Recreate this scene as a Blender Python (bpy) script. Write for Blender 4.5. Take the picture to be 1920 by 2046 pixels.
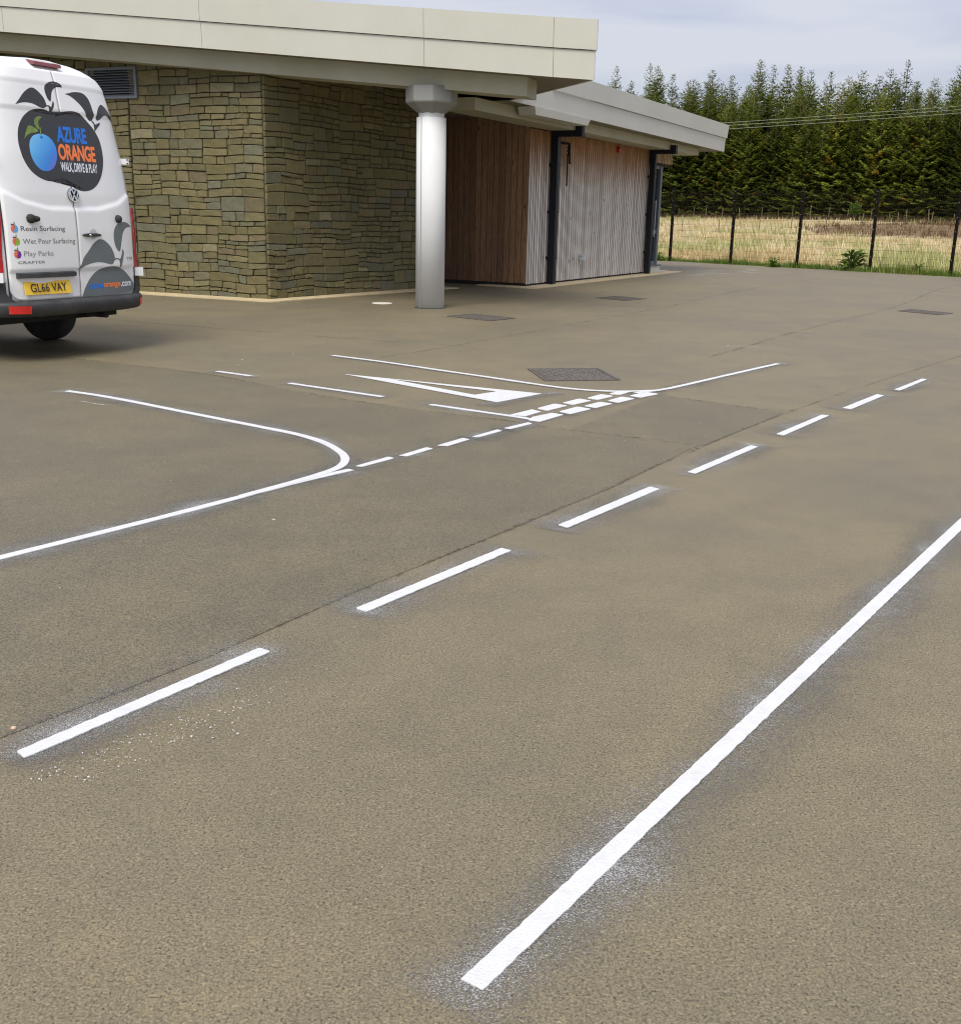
import bpy, bmesh, math, random
from math import sin, cos, radians as rad, pi, sqrt
from mathutils import Vector, Matrix, noise

for o in list(bpy.data.objects):
    bpy.data.objects.remove(o)
sc = bpy.context.scene
COL = sc.collection
rnd = random.Random(7)

# ------------------------------------------------------------------ camera
cam = bpy.data.objects.new('camera', bpy.data.cameras.new('camera'))
COL.objects.link(cam)
PITCH, ROLL, EYE = rad(15.5), rad(1.3), 1.45
fw = Vector((0, cos(PITCH), -sin(PITCH))); upv = Vector((0, sin(PITCH), cos(PITCH))); rt = Vector((1, 0, 0))
cx = rt * cos(ROLL) + upv * sin(ROLL); cy = upv * cos(ROLL) - rt * sin(ROLL); cz = -fw
cam.matrix_world = Matrix(((cx.x, cy.x, cz.x, 0), (cx.y, cy.y, cz.y, 0), (cx.z, cy.z, cz.z, EYE), (0, 0, 0, 1)))
cam.data.sensor_fit = 'HORIZONTAL'
cam.data.sensor_width = 36.0
cam.data.lens = 36.0 * 2150 / 1920
cam.data.clip_start = 0.05
cam.data.clip_end = 3000
sc.camera = cam

# ------------------------------------------------------------------ light
SUN_DIR = Vector((-0.24, -0.78, 1.12)).normalized()      # towards the sun, behind thin cloud
sun = bpy.data.objects.new('sun', bpy.data.lights.new('sun', 'SUN'))
COL.objects.link(sun)
sun.data.energy = 1.5
sun.data.angle = rad(34)
sun.data.color = (1.0, 0.965, 0.90)
sun.rotation_euler = SUN_DIR.to_track_quat('Z', 'Y').to_euler()

w = bpy.data.worlds.new('World'); sc.world = w; w.use_nodes = True
nt = w.node_tree; nt.nodes.clear()
def N(tree, t, **kw):
    n = tree.nodes.new(t)
    for k, v in kw.items():
        if k in n.inputs: n.inputs[k].default_value = v
        else: setattr(n, k, v)
    return n
sky = N(nt, 'ShaderNodeTexSky', sky_type='NISHITA', sun_disc=False)
sky.sun_elevation = math.asin(SUN_DIR.z); sky.sun_rotation = math.atan2(SUN_DIR.x, SUN_DIR.y)
tc = N(nt, 'ShaderNodeTexCoord')
mp = N(nt, 'ShaderNodeMapping'); mp.inputs['Scale'].default_value = (1.0, 1.0, 5.5)
nt.links.new(tc.outputs['Generated'], mp.inputs['Vector'])
n1 = N(nt, 'ShaderNodeTexNoise', Scale=2.3, Detail=4.0, Roughness=0.5, Distortion=0.35)
nt.links.new(mp.outputs['Vector'], n1.inputs['Vector'])
rp = N(nt, 'ShaderNodeValToRGB')
rp.color_ramp.elements[0].position = 0.36; rp.color_ramp.elements[0].color = (1.42, 1.58, 2.20, 1)
rp.color_ramp.elements[1].position = 0.58; rp.color_ramp.elements[1].color = (2.42, 2.42, 2.64, 1)
nt.links.new(n1.outputs['Fac'], rp.inputs['Fac'])
# an overcast sky is palest overhead (standard overcast distribution, softened)
sz = N(nt, 'ShaderNodeSeparateXYZ'); nt.links.new(tc.outputs['Generated'], sz.inputs[0])
ov = N(nt, 'ShaderNodeMath', operation='MULTIPLY_ADD', use_clamp=False); nt.links.new(sz.outputs['Z'], ov.inputs[0]); ov.inputs[1].default_value = 1.0; ov.inputs[2].default_value = 0.9
ovc = N(nt, 'ShaderNodeMath', operation='MAXIMUM'); nt.links.new(ov.outputs[0], ovc.inputs[0]); ovc.inputs[1].default_value = 0.9
cl = N(nt, 'ShaderNodeMix', data_type='RGBA', blend_type='MULTIPLY'); cl.inputs['Factor'].default_value = 1.0
nt.links.new(rp.outputs['Color'], cl.inputs['A']); nt.links.new(ovc.outputs[0], cl.inputs['B'])
mx = N(nt, 'ShaderNodeMix', data_type='RGBA'); mx.inputs['Factor'].default_value = 0.9
nt.links.new(sky.outputs['Color'], mx.inputs['A']); nt.links.new(cl.outputs['Result'], mx.inputs['B'])
bg = N(nt, 'ShaderNodeBackground', Strength=0.1)
nt.links.new(mx.outputs['Result'], bg.inputs['Color'])
wo = N(nt, 'ShaderNodeOutputWorld'); nt.links.new(bg.outputs['Background'], wo.inputs['Surface'])

sc.view_settings.view_transform = 'Standard'
sc.view_settings.look = 'None'
sc.view_settings.exposure = 1.35
sc.view_settings.gamma = 1.0
sc.view_settings.use_curve_mapping = False
sc.cycles.pixel_filter_type = 'BLACKMAN_HARRIS'
sc.cycles.filter_width = 1.1
sc.cycles.max_bounces = 8
sc.cycles.transparent_max_bounces = 16

# ------------------------------------------------------------------ helpers
def tag(o, label=None, cat=None, group=None, kind=None):
    if label: o['label'] = label
    if cat: o['category'] = cat
    if group: o['group'] = group
    if kind: o['kind'] = kind
    return o

def link(name, me, material=None, parent=None, loc=None):
    o = bpy.data.objects.new(name, me); COL.objects.link(o)
    if material is not None and me is not None:
        me.materials.clear()
        for m in (material if isinstance(material, (list, tuple)) else [material]): me.materials.append(m)
    if parent is not None: o.parent = parent
    if loc is not None: o.location = loc
    return o

def empty(name, loc=(0, 0, 0), rz=0.0):
    o = bpy.data.objects.new(name, None); COL.objects.link(o)
    o.location = loc; o.rotation_euler = (0, 0, rz); o.empty_display_size = 0.2
    return o

class MB:
    """collects verts and faces of one mesh"""
    def __init__(s): s.v = []; s.f = []; s.t = []; s.a = []
    def add(s, vs, fs, tint=None, fade=None):
        b = len(s.v); s.v += [tuple(p) for p in vs]; s.f += [tuple(b + i for i in f) for f in fs]
        s.t += [tint if tint else (1, 1, 1)] * len(vs)
        s.a += (fade if fade else [1.0] * len(vs))
    def box(s, c, d, ax=None, tint=None):
        """box centred at c, full sizes d, axes ax (three unit vectors)"""
        ax = ax or (Vector((1, 0, 0)), Vector((0, 1, 0)), Vector((0, 0, 1)))
        c = Vector(c); vs = []
        for k in (-1, 1):
            for j in (-1, 1):
                for i in (-1, 1):
                    vs.append(c + ax[0] * (i * d[0] / 2) + ax[1] * (j * d[1] / 2) + ax[2] * (k * d[2] / 2))
        s.add(vs, [(0, 2, 3, 1), (4, 5, 7, 6), (0, 1, 5, 4), (2, 6, 7, 3), (0, 4, 6, 2), (1, 3, 7, 5)], tint)
    def bar(s, a, b, r, n=6, tint=None, r2=None, cap=True):
        a = Vector(a); b = Vector(b); d = (b - a).normalized()
        u = d.orthogonal().normalized(); v = d.cross(u); r2 = r if r2 is None else r2
        vs = [a + (u * cos(2 * pi * i / n) + v * sin(2 * pi * i / n)) * r for i in range(n)] + \
             [b + (u * cos(2 * pi * i / n) + v * sin(2 * pi * i / n)) * r2 for i in range(n)]
        fs = [(i, (i + 1) % n, n + (i + 1) % n, n + i) for i in range(n)]
        if cap: fs += [tuple(range(n))[::-1], tuple(range(n, 2 * n))]
        s.add(vs, fs, tint)
    def prism(s, bottom, top, tint=None):
        n = len(bottom)
        s.add(list(bottom) + list(top), [tuple(range(n))[::-1], tuple(range(n, 2 * n))] + [(i, (i + 1) % n, n + (i + 1) % n, n + i) for i in range(n)], tint)
    def lathe(s, prof, n=24, c=(0, 0, 0), axis='Z', phase=0.0, tint=None):
        """prof: list of (r, h)"""
        c = Vector(c); vs = []
        for r, h in prof:
            for i in range(n):
                a = 2 * pi * i / n + phase
                p = (r * cos(a), r * sin(a), h) if axis == 'Z' else (h, r * cos(a), r * sin(a))
                vs.append(c + Vector(p))
        fs = []
        for k in range(len(prof) - 1):
            for i in range(n):
                fs.append((k * n + i, k * n + (i + 1) % n, (k + 1) * n + (i + 1) % n, (k + 1) * n + i))
        fs += [tuple(range(n))[::-1], tuple(range((len(prof) - 1) * n, len(prof) * n))]
        s.add(vs, fs, tint)
    def mesh(s, name, smooth=False, fade=False, tint=False):
        me = bpy.data.meshes.new(name); me.from_pydata(s.v, [], s.f); me.update()
        if tint:
            at = me.attributes.new('tint', 'FLOAT_COLOR', 'POINT')
            at.data.foreach_set('color', [c for t in s.t for c in (t[0], t[1], t[2], 1.0)])
        if fade:
            at = me.attributes.new('fade', 'FLOAT', 'POINT'); at.data.foreach_set('value', s.a)
        bm = bmesh.new(); bm.from_mesh(me); bmesh.ops.recalc_face_normals(bm, faces=bm.faces); bm.to_mesh(me); bm.free()
        if smooth: me.polygons.foreach_set('use_smooth', [True] * len(me.polygons))
        return me
    def build(s, name, material, parent=None, smooth=False, fade=False, tint=False, loc=None):
        return link(name, s.mesh(name, smooth, fade, tint), material, parent, loc)

# ------------------------------------------------------------------ materials
def new_mat(name):
    m = bpy.data.materials.new(name); m.use_nodes = True
    t = m.node_tree; b = t.nodes['Principled BSDF']
    return m, t, b

def ramp(t, fac, stops):
    r = N(t, 'ShaderNodeValToRGB'); cr = r.color_ramp
    while len(cr.elements) < len(stops): cr.elements.new(0.5)
    for e, (p, c) in zip(cr.elements, stops):
        e.position = p; e.color = (c[0], c[1], c[2], 1) if isinstance(c, (tuple, list)) else (c, c, c, 1)
    t.links.new(fac, r.inputs['Fac'])
    return r.outputs['Color']

def tnoise(t, vec, scale, detail=3.0, rough=0.55, dist=0.0):
    n = N(t, 'ShaderNodeTexNoise', Scale=scale, Detail=detail, Roughness=rough, Distortion=dist)
    t.links.new(vec, n.inputs['Vector']); return n.outputs['Fac']

def mixc(t, fac, a, b, mode='MIX'):
    n = N(t, 'ShaderNodeMix', data_type='RGBA', blend_type=mode)
    for key, v in (('Factor', fac), ('A', a), ('B', b)):
        if hasattr(v, 'links') or hasattr(v, 'is_linked'): t.links.new(v, n.inputs[key])
        elif key == 'Factor': n.inputs[key].default_value = v
        else: n.inputs[key].default_value = (v[0], v[1], v[2], 1)
    return n.outputs['Result']

def math_(t, op, a, b=0.0, clamp=False):
    n = N(t, 'ShaderNodeMath', operation=op, use_clamp=clamp)
    for i, v in enumerate((a, b)):
        if hasattr(v, 'is_linked'): t.links.new(v, n.inputs[i])
        else: n.inputs[i].default_value = v
    return n.outputs[0]

def bump(t, b, h, strength=0.3, dist=0.01):
    n = N(t, 'ShaderNodeBump', Strength=strength, Distance=dist)
    t.links.new(h, n.inputs['Height']); t.links.new(n.outputs['Normal'], b.inputs['Normal'])

def coords(t, kind='Object', scale=None):
    c = N(t, 'ShaderNodeTexCoord').outputs[kind]
    if scale:
        m = N(t, 'ShaderNodeMapping'); m.inputs['Scale'].default_value = scale
        t.links.new(c, m.inputs['Vector']); return m.outputs['Vector']
    return c

def simple(name, col, rough=0.6, var=0.12, scale=8.0, metal=0.0, bumpy=0.0, spec=0.5, coat=0.0, dirt=None):
    """one colour with a little mottling, dust and relief"""
    m, t, b = new_mat(name); v = coords(t)
    f = tnoise(t, v, scale, 5.0, 0.6)
    a = tuple(c * (1 - var) for c in col); d = tuple(min(1, c * (1 + var)) for c in col)
    c = ramp(t, f, [(0.3, a), (0.7, d)])
    if dirt:
        g = ramp(t, tnoise(t, v, scale * 0.35, 6.0, 0.7), [(0.45, 0.0), (0.8, 1.0)])
        c = mixc(t, math_(t, 'MULTIPLY', g, dirt[1]), c, dirt[0])
    t.links.new(c, b.inputs['Base Color'])
    b.inputs['Roughness'].default_value = rough; b.inputs['Metallic'].default_value = metal
    b.inputs['Specular IOR Level'].default_value = spec; b.inputs['Coat Weight'].default_value = coat
    if bumpy: bump(t, b, tnoise(t, v, scale * 6, 4.0), bumpy, 0.004)
    return m

def make_tarmac(name, warm, cool, gain):
    m, t, b = new_mat(name); v = coords(t)
    big = tnoise(t, v, 0.55, 6.0, 0.65, 0.6); mid = tnoise(t, v, 2.4, 6.0, 0.7)
    fine = tnoise(t, v, 170.0, 3.0, 0.7)
    vor = N(t, 'ShaderNodeTexVoronoi', Scale=165.0); t.links.new(v, vor.inputs['Vector'])
    sep = N(t, 'ShaderNodeSeparateColor'); t.links.new(vor.outputs['Color'], sep.inputs['Color'])
    c = mixc(t, ramp(t, big, [(0.40, 0.0), (0.62, 1.0)]), warm, cool)
    c = mixc(t, math_(t, 'MULTIPLY', ramp(t, mid, [(0.42, 0.0), (0.68, 1.0)]), 0.42), c, tuple(x * 0.72 for x in cool))
    # single chippings
    c = mixc(t, 0.55, c, ramp(t, sep.outputs[0], [(0.0, 0.68), (0.5, 1.0), (0.93, 1.15), (1.0, 1.6)]), 'MULTIPLY')
    # holes between them
    pit = ramp(t, tnoise(t, v, 120.0, 4.0, 0.72), [(0.34, 0.18), (0.43, 1.0)])
    c = mixc(t, 0.8, c, pit, 'MULTIPLY')
    c = mixc(t, 0.85, c, ramp(t, fine, [(0.34, 0.42), (0.52, 1.0), (0.68, 1.5)]), 'MULTIPLY')
    grit = ramp(t, tnoise(t, v, 310.0, 2.0, 0.6), [(0.70, 1.0), (0.76, 2.3)])
    c = mixc(t, 1.0, c, grit, 'MULTIPLY')
    c = mixc(t, 1.0, c, (gain, gain, gain), 'MULTIPLY')
    t.links.new(c, b.inputs['Base Color'])
    b.inputs['Roughness'].default_value = 0.62; b.inputs['Specular IOR Level'].default_value = 0.6
    h = math_(t, 'ADD', math_(t, 'MULTIPLY', fine, 0.5), pit)
    bump(t, b, h, 0.55, 0.006)
    return m

M = {}
M['tarmac'] = make_tarmac('tarmac', (0.242, 0.196, 0.108), (0.200, 0.167, 0.100), 0.82)
M['tarmac_olive'] = make_tarmac('tarmac_olive', (0.204, 0.168, 0.094), (0.166, 0.142, 0.086), 0.78)

def overlay(name, col, strength, patch_scale=3.0, grain=420.0, rough=0.85, cover=0.5, soft=0.10):
    """thin film on the tarmac: sprayed mist, soot or a sealed joint; breaks up into grains towards its edges"""
    m, t, b = new_mat(name); v = coords(t)
    at = N(t, 'ShaderNodeAttribute', attribute_name='fade')
    patch = ramp(t, tnoise(t, v, patch_scale, 4.0, 0.65), [(0.30, 0.35), (0.66, 1.0)])
    gr = tnoise(t, v, grain, 3.0, 0.65)
    k = math_(t, 'MULTIPLY', math_(t, 'MULTIPLY', at.outputs['Fac'], patch), cover)
    f = ramp(t, math_(t, 'ADD', gr, k), [(0.66, 0.0), (0.66 + soft, 1.0)])
    f = math_(t, 'MULTIPLY', f, strength, True)
    f = math_(t, 'MULTIPLY', f, ramp(t, at.outputs['Fac'], [(0.0, 0.0), (0.12, 1.0)]), True)
    b.inputs['Base Color'].default_value = (*col, 1); b.inputs['Roughness'].default_value = rough
    t.links.new(f, b.inputs['Alpha'])
    return m
M['mist'] = overlay('paint_mist', (0.52, 0.52, 0.515), 0.80, 2.6, 280.0, 0.9, 0.275, 0.24)
M['bare'] = overlay('bare_bitumen', (0.120, 0.118, 0.116), 0.55, 1.3, 150.0, 0.85, 0.60, 0.42)
M['seam'] = overlay('joint_bitumen', (0.060, 0.047, 0.028), 0.62, 1.4, 26.0, 0.9, 0.34, 0.30)

M['line_paint'] = simple('line_paint', (0.595, 0.595, 0.59), 0.6, 0.06, 30.0, bumpy=0.8, dirt=((0.42, 0.40, 0.36), 0.30))
M['fleck'] = simple('fleck_paint', (0.58, 0.58, 0.55), 0.6, 0.05, 30.0)
M['worn_paint'] = overlay('worn_paint', (0.60, 0.58, 0.54), 0.7, 9.0, 60.0, 0.8, 0.34, 0.16)
M['iron'] = simple('cast_iron', (0.115, 0.10, 0.085), 0.6, 0.35, 25.0, metal=0.2, bumpy=0.5, dirt=((0.17, 0.14, 0.10), 0.5))
M['pale_disc'] = simple('pale_plastic', (0.62, 0.58, 0.50), 0.6, 0.08, 14.0)
M['strip'] = simple('sandy_concrete', (0.50, 0.40, 0.24), 0.9, 0.16, 9.0, bumpy=0.3, dirt=((0.25, 0.22, 0.14), 0.35))
M['mortar'] = simple('dark_bed', (0.075, 0.066, 0.040), 0.95, 0.3, 6.0)
M['metal_panel'] = simple('coated_panel', (0.505, 0.50, 0.425), 0.42, 0.035, 1.4, spec=0.5, dirt=((0.40, 0.38, 0.28), 0.28))
M['metal_panel_cool'] = simple('coated_panel_cool', (0.53, 0.53, 0.475), 0.42, 0.03, 1.4, spec=0.5, dirt=((0.38, 0.37, 0.28), 0.25))
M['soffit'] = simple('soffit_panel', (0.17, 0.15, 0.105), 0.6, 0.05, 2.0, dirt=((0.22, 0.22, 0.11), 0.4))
M['beam'] = simple('beam_casing', (0.40, 0.385, 0.28), 0.5, 0.06, 1.8, dirt=((0.27, 0.27, 0.11), 0.55))
M['roof_sheet'] = simple('roof_sheet', (0.30, 0.31, 0.31), 0.5, 0.06, 1.0)
M['flashing'] = simple('flashing', (0.35, 0.40, 0.44), 0.5, 0.05, 4.0)
M['column'] = simple('column_paint', (0.62, 0.625, 0.62), 0.75, 0.04, 2.0, spec=0.5, dirt=((0.42, 0.42, 0.36), 0.22))
M['capital'] = simple('capital_steel', (0.22, 0.22, 0.21), 0.5, 0.08, 5.0, dirt=((0.22, 0.2, 0.15), 0.4))
M['pipe'] = simple('dark_pipe', (0.009, 0.011, 0.016), 0.5, 0.1, 6.0, spec=0.25)
M['frame_grey'] = simple('frame_grey', (0.11, 0.13, 0.15), 0.4, 0.08, 6.0)
M['louvre'] = simple('louvre_grey', (0.13, 0.145, 0.17), 0.5, 0.06, 6.0)
M['plinth'] = simple('plinth_block', (0.50, 0.49, 0.40), 0.85, 0.1, 6.0, bumpy=0.2)
M['dark'] = simple('dark_gap', (0.02, 0.018, 0.015), 0.9, 0.2, 4.0)
M['red'] = simple('sounder_red', (0.35, 0.012, 0.012), 0.4, 0.1, 20.0)
M['socket'] = simple('socket_grey', (0.42, 0.44, 0.46), 0.5, 0.05, 20.0)
M['black_metal'] = simple('black_metal', (0.008, 0.006, 0.004), 0.8, 0.2, 10.0, spec=0.1)
M['wire'] = simple('fence_wire', (0.035, 0.028, 0.016), 0.85, 0.1, 10.0, spec=0.15)
M['stake'] = simple('stake_wood', (0.17, 0.135, 0.085), 0.9, 0.25, 12.0)
M['cable'] = simple('power_cable', (0.26, 0.30, 0.24), 0.6, 0.05, 4.0)
M['pebble'] = simple('pebble', (0.50, 0.36, 0.26), 0.8, 0.15, 60.0)

def glass_mat():
    m, t, b = new_mat('dark_glass'); v = coords(t)
    t.links.new(ramp(t, tnoise(t, v, 2.0), [(0.3, (0.012, 0.014, 0.016)), (0.7, (0.022, 0.025, 0.028))]), b.inputs['Base Color'])
    b.inputs['Roughness'].default_value = 0.06; b.inputs['Specular IOR Level'].default_value = 0.6
    return m
M['glass'] = glass_mat()

def stone_mat():
    m, t, b = new_mat('walling_stone'); v = coords(t)
    at = N(t, 'ShaderNodeAttribute', attribute_name='tint').outputs['Color']
    f = tnoise(t, v, 9.0, 6.0, 0.65, 0.3)
    c = mixc(t, 0.75, at, ramp(t, f, [(0.25, 0.62), (0.5, 1.0), (0.78, 1.3)]), 'MULTIPLY')
    sv = coords(t, 'Object', (5.0, 5.0, 38.0))
    c = mixc(t, 0.35, c, ramp(t, tnoise(t, sv, 1.0, 4.0, 0.6), [(0.3, 0.7), (0.7, 1.25)]), 'MULTIPLY')
    c = mixc(t, math_(t, 'MULTIPLY', ramp(t, tnoise(t, v, 2.2, 4.0), [(0.52, 0.0), (0.72, 1.0)]), 0.35), c, (0.115, 0.115, 0.045))
    t.links.new(c, b.inputs['Base Color']); b.inputs['Roughness'].default_value = 0.9
    b.inputs['Specular IOR Level'].default_value = 0.3
    bump(t, b, math_(t, 'ADD', f, tnoise(t, v, 60.0, 4.0, 0.7)), 0.5, 0.012)
    return m
M['stone'] = stone_mat()

def plank_mat(name, lo, hi, aged=None, z0=0.0, z1=1.0, knot=(0.05, 0.03, 0.02)):
    """boards: grain along z, knots, a tone of its own for each board; aged = silvered below a ragged height"""
    m, t, b = new_mat(name)
    oi = N(t, 'ShaderNodeObjectInfo'); co = N(t, 'ShaderNodeTexCoord').outputs['Object']
    sh = N(t, 'ShaderNodeVectorMath', operation='SCALE'); sh.inputs['Scale'].default_value = 43.0
    comb = N(t, 'ShaderNodeCombineXYZ')
    for k in range(3): t.links.new(oi.outputs['Random'], comb.inputs[k])
    t.links.new(comb.outputs[0], sh.inputs[0])
    ad = N(t, 'ShaderNodeVectorMath', operation='ADD'); t.links.new(co, ad.inputs[0]); t.links.new(sh.outputs[0], ad.inputs[1])
    mp = N(t, 'ShaderNodeMapping'); mp.inputs['Scale'].default_value = (1, 1, 0.06); t.links.new(ad.outputs[0], mp.inputs['Vector'])
    gr = tnoise(t, mp.outputs['Vector'], 55.0, 5.0, 0.6, 1.2)
    c = mixc(t, ramp(t, gr, [(0.32, 0.0), (0.68, 1.0)]), lo, hi)
    if aged:
        sx = N(t, 'ShaderNodeSeparateXYZ'); t.links.new(co, sx.inputs[0])
        mp2 = N(t, 'ShaderNodeMapping'); mp2.inputs['Scale'].default_value = (1, 1, 0.3); t.links.new(ad.outputs[0], mp2.inputs['Vector'])
        zz = math_(t, 'ADD', sx.outputs['Z'], math_(t, 'MULTIPLY', math_(t, 'SUBTRACT', tnoise(t, mp2.outputs['Vector'], 3.0, 3.0), 0.5), 0.9))
        mr = N(t, 'ShaderNodeMapRange', interpolation_type='SMOOTHSTEP'); mr.inputs['From Min'].default_value = z0; mr.inputs['From Max'].default_value = z1
        t.links.new(zz, mr.inputs['Value'])
        silver = mixc(t, ramp(t, gr, [(0.28, 0.0), (0.72, 1.0)]), aged[0], aged[1])
        c = mixc(t, mr.outputs['Result'], silver, c)
    c = mixc(t, 0.55, c, ramp(t, oi.outputs['Random'], [(0.0, 0.62), (0.5, 1.0), (1.0, 1.32)]), 'MULTIPLY')
    mp3 = N(t, 'ShaderNodeMapping'); mp3.inputs['Scale'].default_value = (1, 1, 0.45); t.links.new(ad.outputs[0], mp3.inputs['Vector'])
    vo = N(t, 'ShaderNodeTexVoronoi', Scale=4.6); t.links.new(mp3.outputs['Vector'], vo.inputs['Vector'])
    c = mixc(t, ramp(t, vo.outputs['Distance'], [(0.06, 0.85), (0.13, 0.0)]), c, knot)
    st = tnoise(t, mp.outputs['Vector'], 9.0, 4.0, 0.7)
    c = mixc(t, 0.5, c, ramp(t, st, [(0.3, 0.6), (0.65, 1.15)]), 'MULTIPLY')
    t.links.new(c, b.inputs['Base Color']); b.inputs['Roughness'].default_value = 0.8; b.inputs['Specular IOR Level'].default_value = 0.25
    bump(t, b, gr, 0.35, 0.004)
    return m
M['plank_brown'] = plank_mat('brown_boards', (0.165, 0.084, 0.042), (0.330, 0.195, 0.108))
M['plank_silver'] = plank_mat('silver_boards', (0.20, 0.088, 0.030), (0.40, 0.205, 0.085), ((0.45, 0.41, 0.36), (0.73, 0.695, 0.645)), 1.7, 3.0, (0.12, 0.08, 0.055))
M['plank_bulk'] = plank_mat('bulkhead_boards', (0.30, 0.18, 0.085), (0.58, 0.42, 0.25))

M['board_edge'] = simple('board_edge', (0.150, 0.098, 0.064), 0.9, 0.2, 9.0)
# vehicle
def paint_mat():
    m, t, b = new_mat('van_white'); v = coords(t)
    c = ramp(t, tnoise(t, v, 1.6, 5.0), [(0.3, (0.78, 0.78, 0.77)), (0.7, (0.82, 0.815, 0.80))])
    sx = N(t, 'ShaderNodeSeparateXYZ'); t.links.new(v, sx.inputs[0])
    d = math_(t, 'MULTIPLY', ramp(t, sx.outputs['Z'], [(0.45, 0.5), (1.0, 0.0)]), ramp(t, tnoise(t, v, 7.0, 5.0, 0.7), [(0.4, 0.0), (0.75, 1.0)]))
    c = mixc(t, d, c, (0.50, 0.46, 0.39))
    t.links.new(c, b.inputs['Base Color']); b.inputs['Roughness'].default_value = 0.28
    b.inputs['Coat Weight'].default_value = 0.5; b.inputs['Coat Roughness'].default_value = 0.08
    return m
M['van'] = paint_mat()
M['bumper'] = simple('bumper_plastic', (0.032, 0.033, 0.034), 0.55, 0.2, 9.0, bumpy=0.15, dirt=((0.13, 0.12, 0.10), 0.5))
M['rubber'] = simple('tyre_rubber', (0.022, 0.022, 0.023), 0.85, 0.25, 14.0, bumpy=0.3, dirt=((0.09, 0.08, 0.065), 0.4))
M['rim'] = simple('steel_rim', (0.30, 0.31, 0.32), 0.4, 0.1, 12.0, metal=0.6)
M['underbody'] = simple('underbody', (0.018, 0.017, 0.016), 0.9, 0.2, 8.0)
M['seal'] = simple('door_seal', (0.05, 0.05, 0.052), 0.7, 0.1, 20.0)
M['lamp_red'] = simple('lamp_red', (0.42, 0.008, 0.012), 0.12, 0.25, 18.0, coat=0.8)
M['lamp_clear'] = simple('lamp_clear', (0.62, 0.60, 0.60), 0.15, 0.08, 30.0, coat=0.6)
M['lamp_dark'] = simple('lamp_dark_red', (0.16, 0.02, 0.018), 0.2, 0.2, 18.0, coat=0.6)
M['reflector'] = simple('reflector_red', (0.62, 0.02, 0.015), 0.2, 0.15, 80.0, coat=0.5)
M['v_char'] = simple('vinyl_charcoal', (0.036, 0.036, 0.038), 0.3, 0.08, 6.0)
M['v_grey'] = simple('vinyl_grey', (0.135, 0.155, 0.16), 0.35, 0.05, 6.0)
M['v_blue'] = simple('vinyl_blue', (0.012, 0.17, 0.66), 0.35, 0.04, 8.0)
M['v_orange'] = simple('vinyl_orange', (0.90, 0.215, 0.055), 0.35, 0.04, 8.0)
M['v_white'] = simple('vinyl_white', (0.78, 0.80, 0.84), 0.35, 0.03, 8.0)
M['v_text'] = simple('vinyl_text', (0.12, 0.12, 0.125), 0.4, 0.05, 8.0)
M['v_text2'] = simple('vinyl_text_mid', (0.19, 0.19, 0.195), 0.4, 0.05, 8.0)
M['v_text3'] = simple('vinyl_text_pale', (0.29, 0.29, 0.295), 0.4, 0.05, 8.0)
M['v_coral'] = simple('vinyl_coral', (0.72, 0.17, 0.09), 0.4, 0.06, 20.0)
M['v_sky'] = simple('vinyl_sky', (0.09, 0.38, 0.70), 0.4, 0.06, 20.0)
M['v_lime'] = simple('vinyl_lime', (0.20, 0.48, 0.03), 0.4, 0.06, 20.0)
M['v_purple'] = simple('vinyl_purple', (0.14, 0.03, 0.27), 0.4, 0.06, 20.0)
M['v_leaf'] = simple('vinyl_leaf', (0.16, 0.24, 0.045), 0.4, 0.3, 22.0)
M['badge'] = simple('badge_grey', (0.30, 0.30, 0.31), 0.3, 0.05, 20.0, metal=0.5)
M['chrome'] = simple('chrome', (0.75, 0.75, 0.76), 0.15, 0.03, 20.0, metal=1.0)
M['plate_yellow'] = simple('plate_yellow', (0.83, 0.52, 0.035), 0.35, 0.04, 20.0)
M['plate_black'] = simple('plate_black', (0.035, 0.022, 0.012), 0.5, 0.05, 20.0)
def fruit_mat():
    """print of a fruit: the drawing itself runs from pale blue to deep blue and violet"""
    m, t, b = new_mat('vinyl_fruit'); v = coords(t)
    sx = N(t, 'ShaderNodeSeparateXYZ'); t.links.new(v, sx.inputs[0])
    k = math_(t, 'ADD', math_(t, 'MULTIPLY', sx.outputs['X'], 1.6), math_(t, 'MULTIPLY', sx.outputs['Z'], -1.3))
    c = ramp(t, math_(t, 'ADD', k, math_(t, 'MULTIPLY', tnoise(t, v, 30.0), 0.06)), [(0.0, (0.10, 0.42, 0.80)), (1.0, (0.10, 0.42, 0.80))])
    mr = N(t, 'ShaderNodeMapRange'); mr.inputs['From Min'].default_value = -3.30; mr.inputs['From Max'].default_value = -2.55
    t.links.new(k, mr.inputs['Value'])
    c = ramp(t, mr.outputs['Result'], [(0.0, (0.20, 0.55, 0.86)), (0.45, (0.085, 0.36, 0.78)), (0.75, (0.045, 0.24, 0.70)), (1.0, (0.14, 0.16, 0.62))])
    t.links.new(c, b.inputs['Base Color']); b.inputs['Roughness'].default_value = 0.35
    return m
M['v_fruit'] = fruit_mat()

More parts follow.
